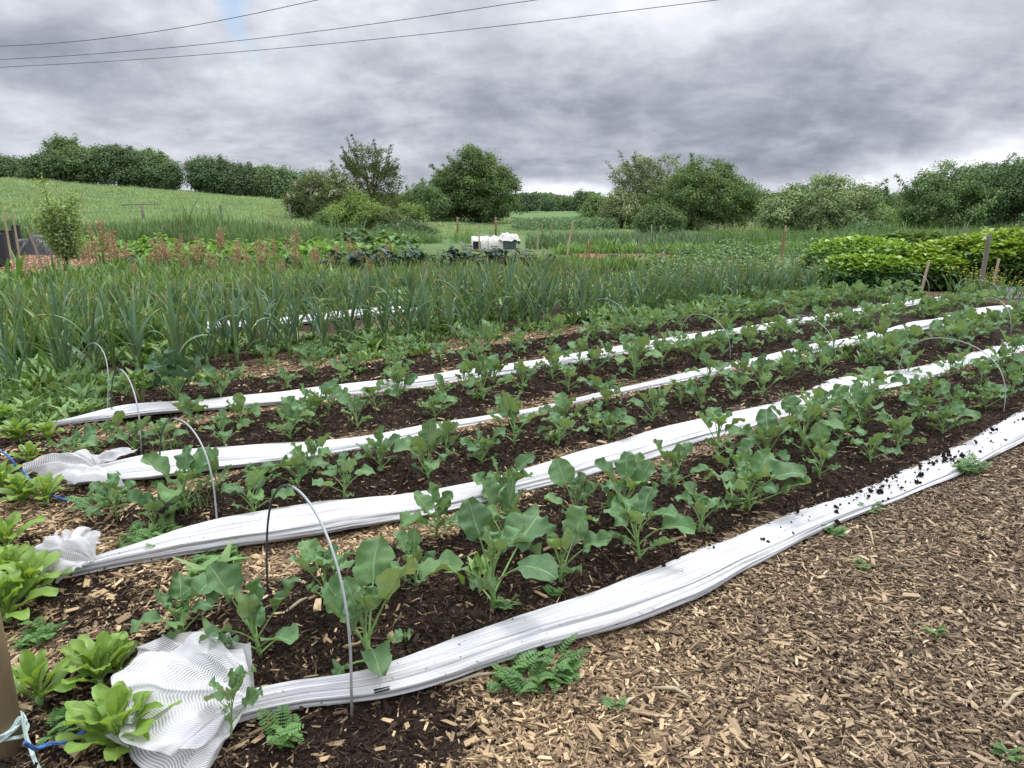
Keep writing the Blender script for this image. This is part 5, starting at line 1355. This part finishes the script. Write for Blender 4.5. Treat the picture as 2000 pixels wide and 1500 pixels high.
for a in [(1798, 572, 509, 8, 'leaning pale stake at the end of the farthest netting', 'stake', 8), (1911, 577, 460, 14, 'thick grey square post in front of the largest bright mound', 'post_grey', 3),
          (1934, 575, 506, 8, 'pale stake beside the yellow flowers', 'stake', 6), (1524, 516, 452, 8, 'grey stake among the potatoes, shorter of a close pair', 'post', 3), (1528, 505, 441, 5, 'taller thin stake of the pair among the potatoes', 'stake', 1),
          (1107, 500, 432, 6, 'leaning stake beyond the right end of the kale', 'stake', 11), (1050, 492, 447, 4, 'upright thin stake in front of the far leeks', 'stake', 1), (1146, 508, 462, 4, 'thin stake left of the black bucket, first of a close pair', 'post', 0),
          (1151, 506, 468, 4, 'thin stake left of the black bucket, second of a close pair', 'post', 0), (1165, 505, 485, 4, 'short dark stake just left of the bucket', 'post_grey', 0), (1249, 506, 462, 4, 'thin stake right of the black bucket', 'post_grey', 0),
          (936, 488, 442, 4, 'pale stake at the front of the white tunnel', 'stake', 0), (958, 484, 452, 3, 'dark thin stake before the white tunnel', 'post_grey', 0), (1275, 460, 439, 3, 'left pale stake of two before the round tree', 'stake', 0), (1293, 460, 441, 3, 'right pale stake of two before the round tree', 'stake', 0),
          (92, 540, 444, 6, 'leaning pale stake on the orange chips', 'stake', -24), (112, 565, 487, 7, 'grey stake at the edge of the orange chips below the fruit tree', 'post_grey', -2), (38, 500, 416, 6, 'pale stake in the rear black bag', 'stake', 0), (23, 508, 417, 7, 'pale stake in the middle black bag', 'stake', -1), (5, 520, 440, 4, 'pale stake at the front black bag', 'stake', -4),
          (1889, 475, 435, 5, 'grey fence stake left of the two on the right edge mound', 'post_grey', 2), (1894, 478, 446, 5, 'shorter grey stake above the bright mound', 'post', 2), (1996, 470, 431, 5, 'grey stake at the right edge above the mound', 'post_grey', 0), (430, 437, 401, 7, 'old fence post alone in the meadow', 'post_grey', 0), (566, 437, 399, 6, 'old fence post by the hawthorn', 'post_grey', -1), (1478, 455, 425, 4, 'distant post in the gap left of the elder', 'post_grey', 0)]:
    px, base, top, w, lab, m_, dx = a
    Y = None
    if base < 480 or px < 600 and base < 450: Y = {430: 38, 566: 40, 1478: 44, 1275: 34, 1293: 34, 1889: 26, 1894: 24, 1996: 24}.get(px)
    stake(px, base, top, w, lab, m_, dx, 'wooden_post' if w >= 7 else 'wooden_stake', Y)
# T-shaped rail post in the meadow
Y = 38; x0 = (277 - 1000) / 1443 * Y; z0 = hz1(x0, Y); tp = zfor(401, Y) - z0; rt = empty('rail_post', (x0, Y, z0))
MB().tube([(0, 0, -.1), (0, 0, tp)], .07, 6).build('shaft', M['post_grey'], rt); MB().tube([(-1.05, 0, tp + .02), (0, .05, tp + .05), (1.0, 0, tp + .03)], .035, 6).build('rail', M['post_grey'], rt)
tag(rt, 'T-shaped grey rail on a post in the meadow', 'post')
# wire fence by the white tunnel
fr = empty('wire_fence', (-2.6, 36, 0)); pts = []
for px, top in ((893, 424), (968, 424), (1059, 437), (1076, 438), (830, 428)):
    Y = 36; x = (px - 1000) / 1443 * Y + 2.6; z = hz1(x - 2.6, Y); h = zfor(top, Y); pts.append((x, h)); MB().tube([(x, 0, z - .1), (x, 0, h)], .055 if px < 1000 else .03, 6).build('fence_post', M['post'], fr)
pts.sort()
for dz in (.08, .35, .65):
    MB().tube([(x, -.06, h - dz - .0) for x, h in pts], .006, 4).build('wire', M['wire'], fr)
tag(fr, 'wire fence with wooden posts beyond the white tunnel', 'fence')

# ------------------------------------------------------------------ black bags, sheets, bucket, tunnel
def bag(px, bottom, top, wpx, label, seed):
    rd = np.random.default_rng(seed); g = GZ(px, bottom); k = (g.y * cs + CH * sn) / CF; w = wpx * k / 2; h = (bottom - top) * k * 1.02; root = empty('grow_bag', g)
    V = []; n = 28; m = 12
    for i in range(m):
        f = i / (m - 1)
        for j in range(n):
            a = 2 * PI * j / n; r = w * (1 + .08 * math.sin(2 * a + seed) * f + .10 * vn(a * 1.5, f * 3, 1, seed)) * (1 - .12 * f)
            V.append((r * math.cos(a), r * .8 * math.sin(a), h * f * (1 + .06 * math.sin(a * 2 + seed) * f)))
    F = [(i * n + j, i * n + (j + 1) % n, (i + 1) * n + (j + 1) % n, (i + 1) * n + j) for i in range(m - 1) for j in range(n)]
    F.append(tuple(range(n))[::-1])
    obj('bag', mesh('bag', V, F, M['fabric']), root)
    MB().tube([Vector(V[(m - 1) * n + j]) for j in range(n)] + [Vector(V[(m - 1) * n])], .012, 5).build('rim', M['fabric'], root)
    MB().tube([(0, 0, h * .75), (0, 0, h * .82)], [w * .82, w * .8], 14).build('soil_fill', M['clod'], root)
    tag(root, label, 'grow bag', 'black grow bags beside the orange chips')
bag(2, 522, 462, 34, 'front black woven bag cut by the left edge', 1); bag(22, 506, 455, 27, 'middle black woven bag with a stake', 2); bag(38, 494, 445, 19, 'rear black woven bag, smallest of the three', 3); bag(-28, 530, 465, 38, 'black woven bag outside the left edge', 4)
def sheet(name, pxs, Y0, w, d, h, matl, label, seed, n=46):
    g = Vector(((pxs - 1000) / 1443 * Y0, Y0, 0)); V = []
    for i in range(n):
        for j in range(n):
            u, v = i / (n - 1) * 2 - 1, j / (n - 1) * 2 - 1; e = max(0, 1 - max(abs(u), abs(v)) ** 3)
            z = h * e * (.55 + .9 * vn(u * 2.2, v * 2.2, 1, seed)) + e * .12 * h * abs(vn(u * 7, v * 3, 1, seed + 1)) * 4
            V.append((u * w / 2 * (1 + .1 * vn(v * 2, 0, 1, seed + 3)), v * d / 2 * (1 + .1 * vn(u * 2, 1, 1, seed + 4)), max(.01, float(z)) + hz1(g.x + u * w / 2, g.y + v * d / 2)))
    F = [(i * n + j, (i + 1) * n + j, (i + 1) * n + j + 1, i * n + j + 1) for i in range(n - 1) for j in range(n - 1)]
    o = obj(name, mesh(name, V, F, matl, True), None, g); tag(o, label, 'plastic sheet'); return o
sheet('black_sheeting', 66, 22.5, 1.25, 1.5, .75, M['blackplastic'], 'crumpled heap of shiny black sheeting behind the leaning stake', 6)
sheet('grey_sheeting', 2010, 12.2, 1.2, 1.0, .22, M['greysheet'], 'grey ground sheet at the right edge below the mound', 9)
g = GZ(1197, 515); bk = empty('black_bucket', g)
mb = MB(); mb.tube([(0, 0, 0), (0, 0, .23)], [.12, .15], 20); mb.build('bucket', M['blackplastic'], bk)
MB().tube([(.15 * math.cos(a), .15 * math.sin(a), .23) for a in np.linspace(0, 2 * PI, 25)], .009, 5).build('rim', M['blackplastic'], bk)
MB().tube([(-.15, 0, .23), (-.10, .02, .13), (0, -.14, .08), (.1, .02, .13), (.15, 0, .23)], .004, 5).build('handle', M['hoop'], bk); tag(bk, 'black bucket standing on orange chips behind the garlic', 'bucket')
# white tunnel
g = GZ(965, 486); tn_ = empty('fleece_tunnel', g)
n = 26; m = 40; V = []
for i in range(m):
    f = i / (m - 1); x = -.80 + 1.25 * f; rr = .22 + .02 * abs(math.sin(f * PI * 4)) + .01 * math.sin(f * 31)
    for j in range(n):
        a = PI * j / (n - 1); V.append((x, math.cos(a) * .36, math.sin(a) ** .7 * rr * 1.9 * (1 + .05 * vn(f * 8, a * 2, 1, 3))))
F = [(i * n + j, i * n + j + 1, (i + 1) * n + j + 1, (i + 1) * n + j) for i in range(m - 1) for j in range(n - 1)]
obj('fleece_cover', mesh('fleece_cover', V, F, M['fleece']), tn_)
V = [(-.79, math.cos(PI * j / 15) * .34, math.sin(PI * j / 15) ** .7 * .36) for j in range(16)] ; obj('opening_shade_sheet', mesh('opening_shade_sheet', V, [tuple(range(16))], M['blackplastic'], False), tn_)  # black sheet across the open end stands for the shade inside the tunnel
for x in (-.8, -.2, .42): MB().tube([(x, math.cos(a) * .37, max(0, math.sin(a)) ** .7 * .45) for a in np.linspace(0, PI, 17)], .012, 5).build('hoop', M['hoop'], tn_)
MB().box((-.60, -.375, .15), (.26, .012, .26)).build('black_patch', M['tagblack'], tn_, False)
tag(tn_, 'low white fleece tunnel with a dark end in the middle distance', 'tunnel')
cr = empty('plastic_crate', g + Vector((.56, -.12, 0)))
MB().box((0, 0, .15), (.46, .5, .30)).build('body', M['crate'], cr, False)
for i in range(4): MB().box((0, -.262, .06 + i * .07), (.44, .012, .018)).build('slat', M['crate'], cr, False)
tag(cr, 'grey-green crate under crumpled fleece at the end of the tunnel', 'crate')
V = []; n = 44
for i in range(n):
    for j in range(n):
        u, v = i / (n - 1) * 2 - 1, j / (n - 1) * 2 - 1; r = max(abs(u), abs(v))
        z = .47 - .30 * sst(.55, 1, r) * (1 if v > -.4 else .55) + .13 * vn(u * 3, v * 3, 1, 5) + .07 * abs(vn(u * 8, v * 8, 1, 7)) * 2
        V.append((u * .44 * (1 - .12 * float(sst(.6, 1, r))), v * .36, float(z)))
F = [(i * n + j, (i + 1) * n + j, (i + 1) * n + j + 1, i * n + j + 1) for i in range(n - 1) for j in range(n - 1)]
o = obj('fleece_bundle', mesh('fleece_bundle', V, F, M['fleece']), None, g + Vector((.55, -.08, .0))); tag(o, 'crumpled off-white fleece bunched over the crate', 'fleece')

# ------------------------------------------------------------------ overhead lines
for i, (l0, r0, lab) in enumerate([((0, 90), (615, 0), 'highest overhead line crossing the top left corner'), ((0, 116), (1040, 0), 'middle overhead line of three'), ((0, 131), (1395, 0), 'lowest overhead line, reaching farthest right')]):
    Z = 8.0
    def hitz(px, py):
        x, f, u = ray(px, py); k = (Z - CH) / u; return Vector((x * k, f * k, Z))
    a, b = hitz(*l0), hitz(*r0); d = (b - a).normalized(); L = (b - a).length
    pts = []
    for k in np.linspace(-45, L + 30, 60):
        p_ = a + d * k; f = k / L; p_.z = Z - .28 * 4 * f * (1 - f) * (1 if 0 < f < 1 else .35); pts.append(p_)
    o = MB().tube(pts, .011, 5).build('power_line', M['wire']); tag(o, lab, 'overhead wire', 'overhead lines')
# dry sticks on the path
for i, (a, b, lab) in enumerate([((870, 1345), (985, 1322), 'long dry stick at the foot of the front netting'), ((1690, 1030), (1705, 1070), 'pale split stick on chips below the netting'), ((1205, 1398), (1240, 1370), 'pale twig on the chip path right of the silverweed'), ((1960, 1390), (1995, 1360), 'pale twig near the bottom right corner'), ((10, 1310), (45, 1285), 'pale twig beside the round post'), ((1275, 1350), (1350, 1372), 'thin twig lying on the open path'), ((560, 1200), (600, 1175), 'twig lying inside the nearest hoop')]):
    p0, p1 = GZ(*a), GZ(*b); m_ = (p0 + p1) / 2 + Vector((.01, .012, .022)); p0.z += .012; p1.z += .016
    o = MB().tube([p0, m_, p1], [.005, .0065, .003], 6).build('dry_stick', M['stake']); tag(o, lab, 'stick', 'dry sticks on the ground')
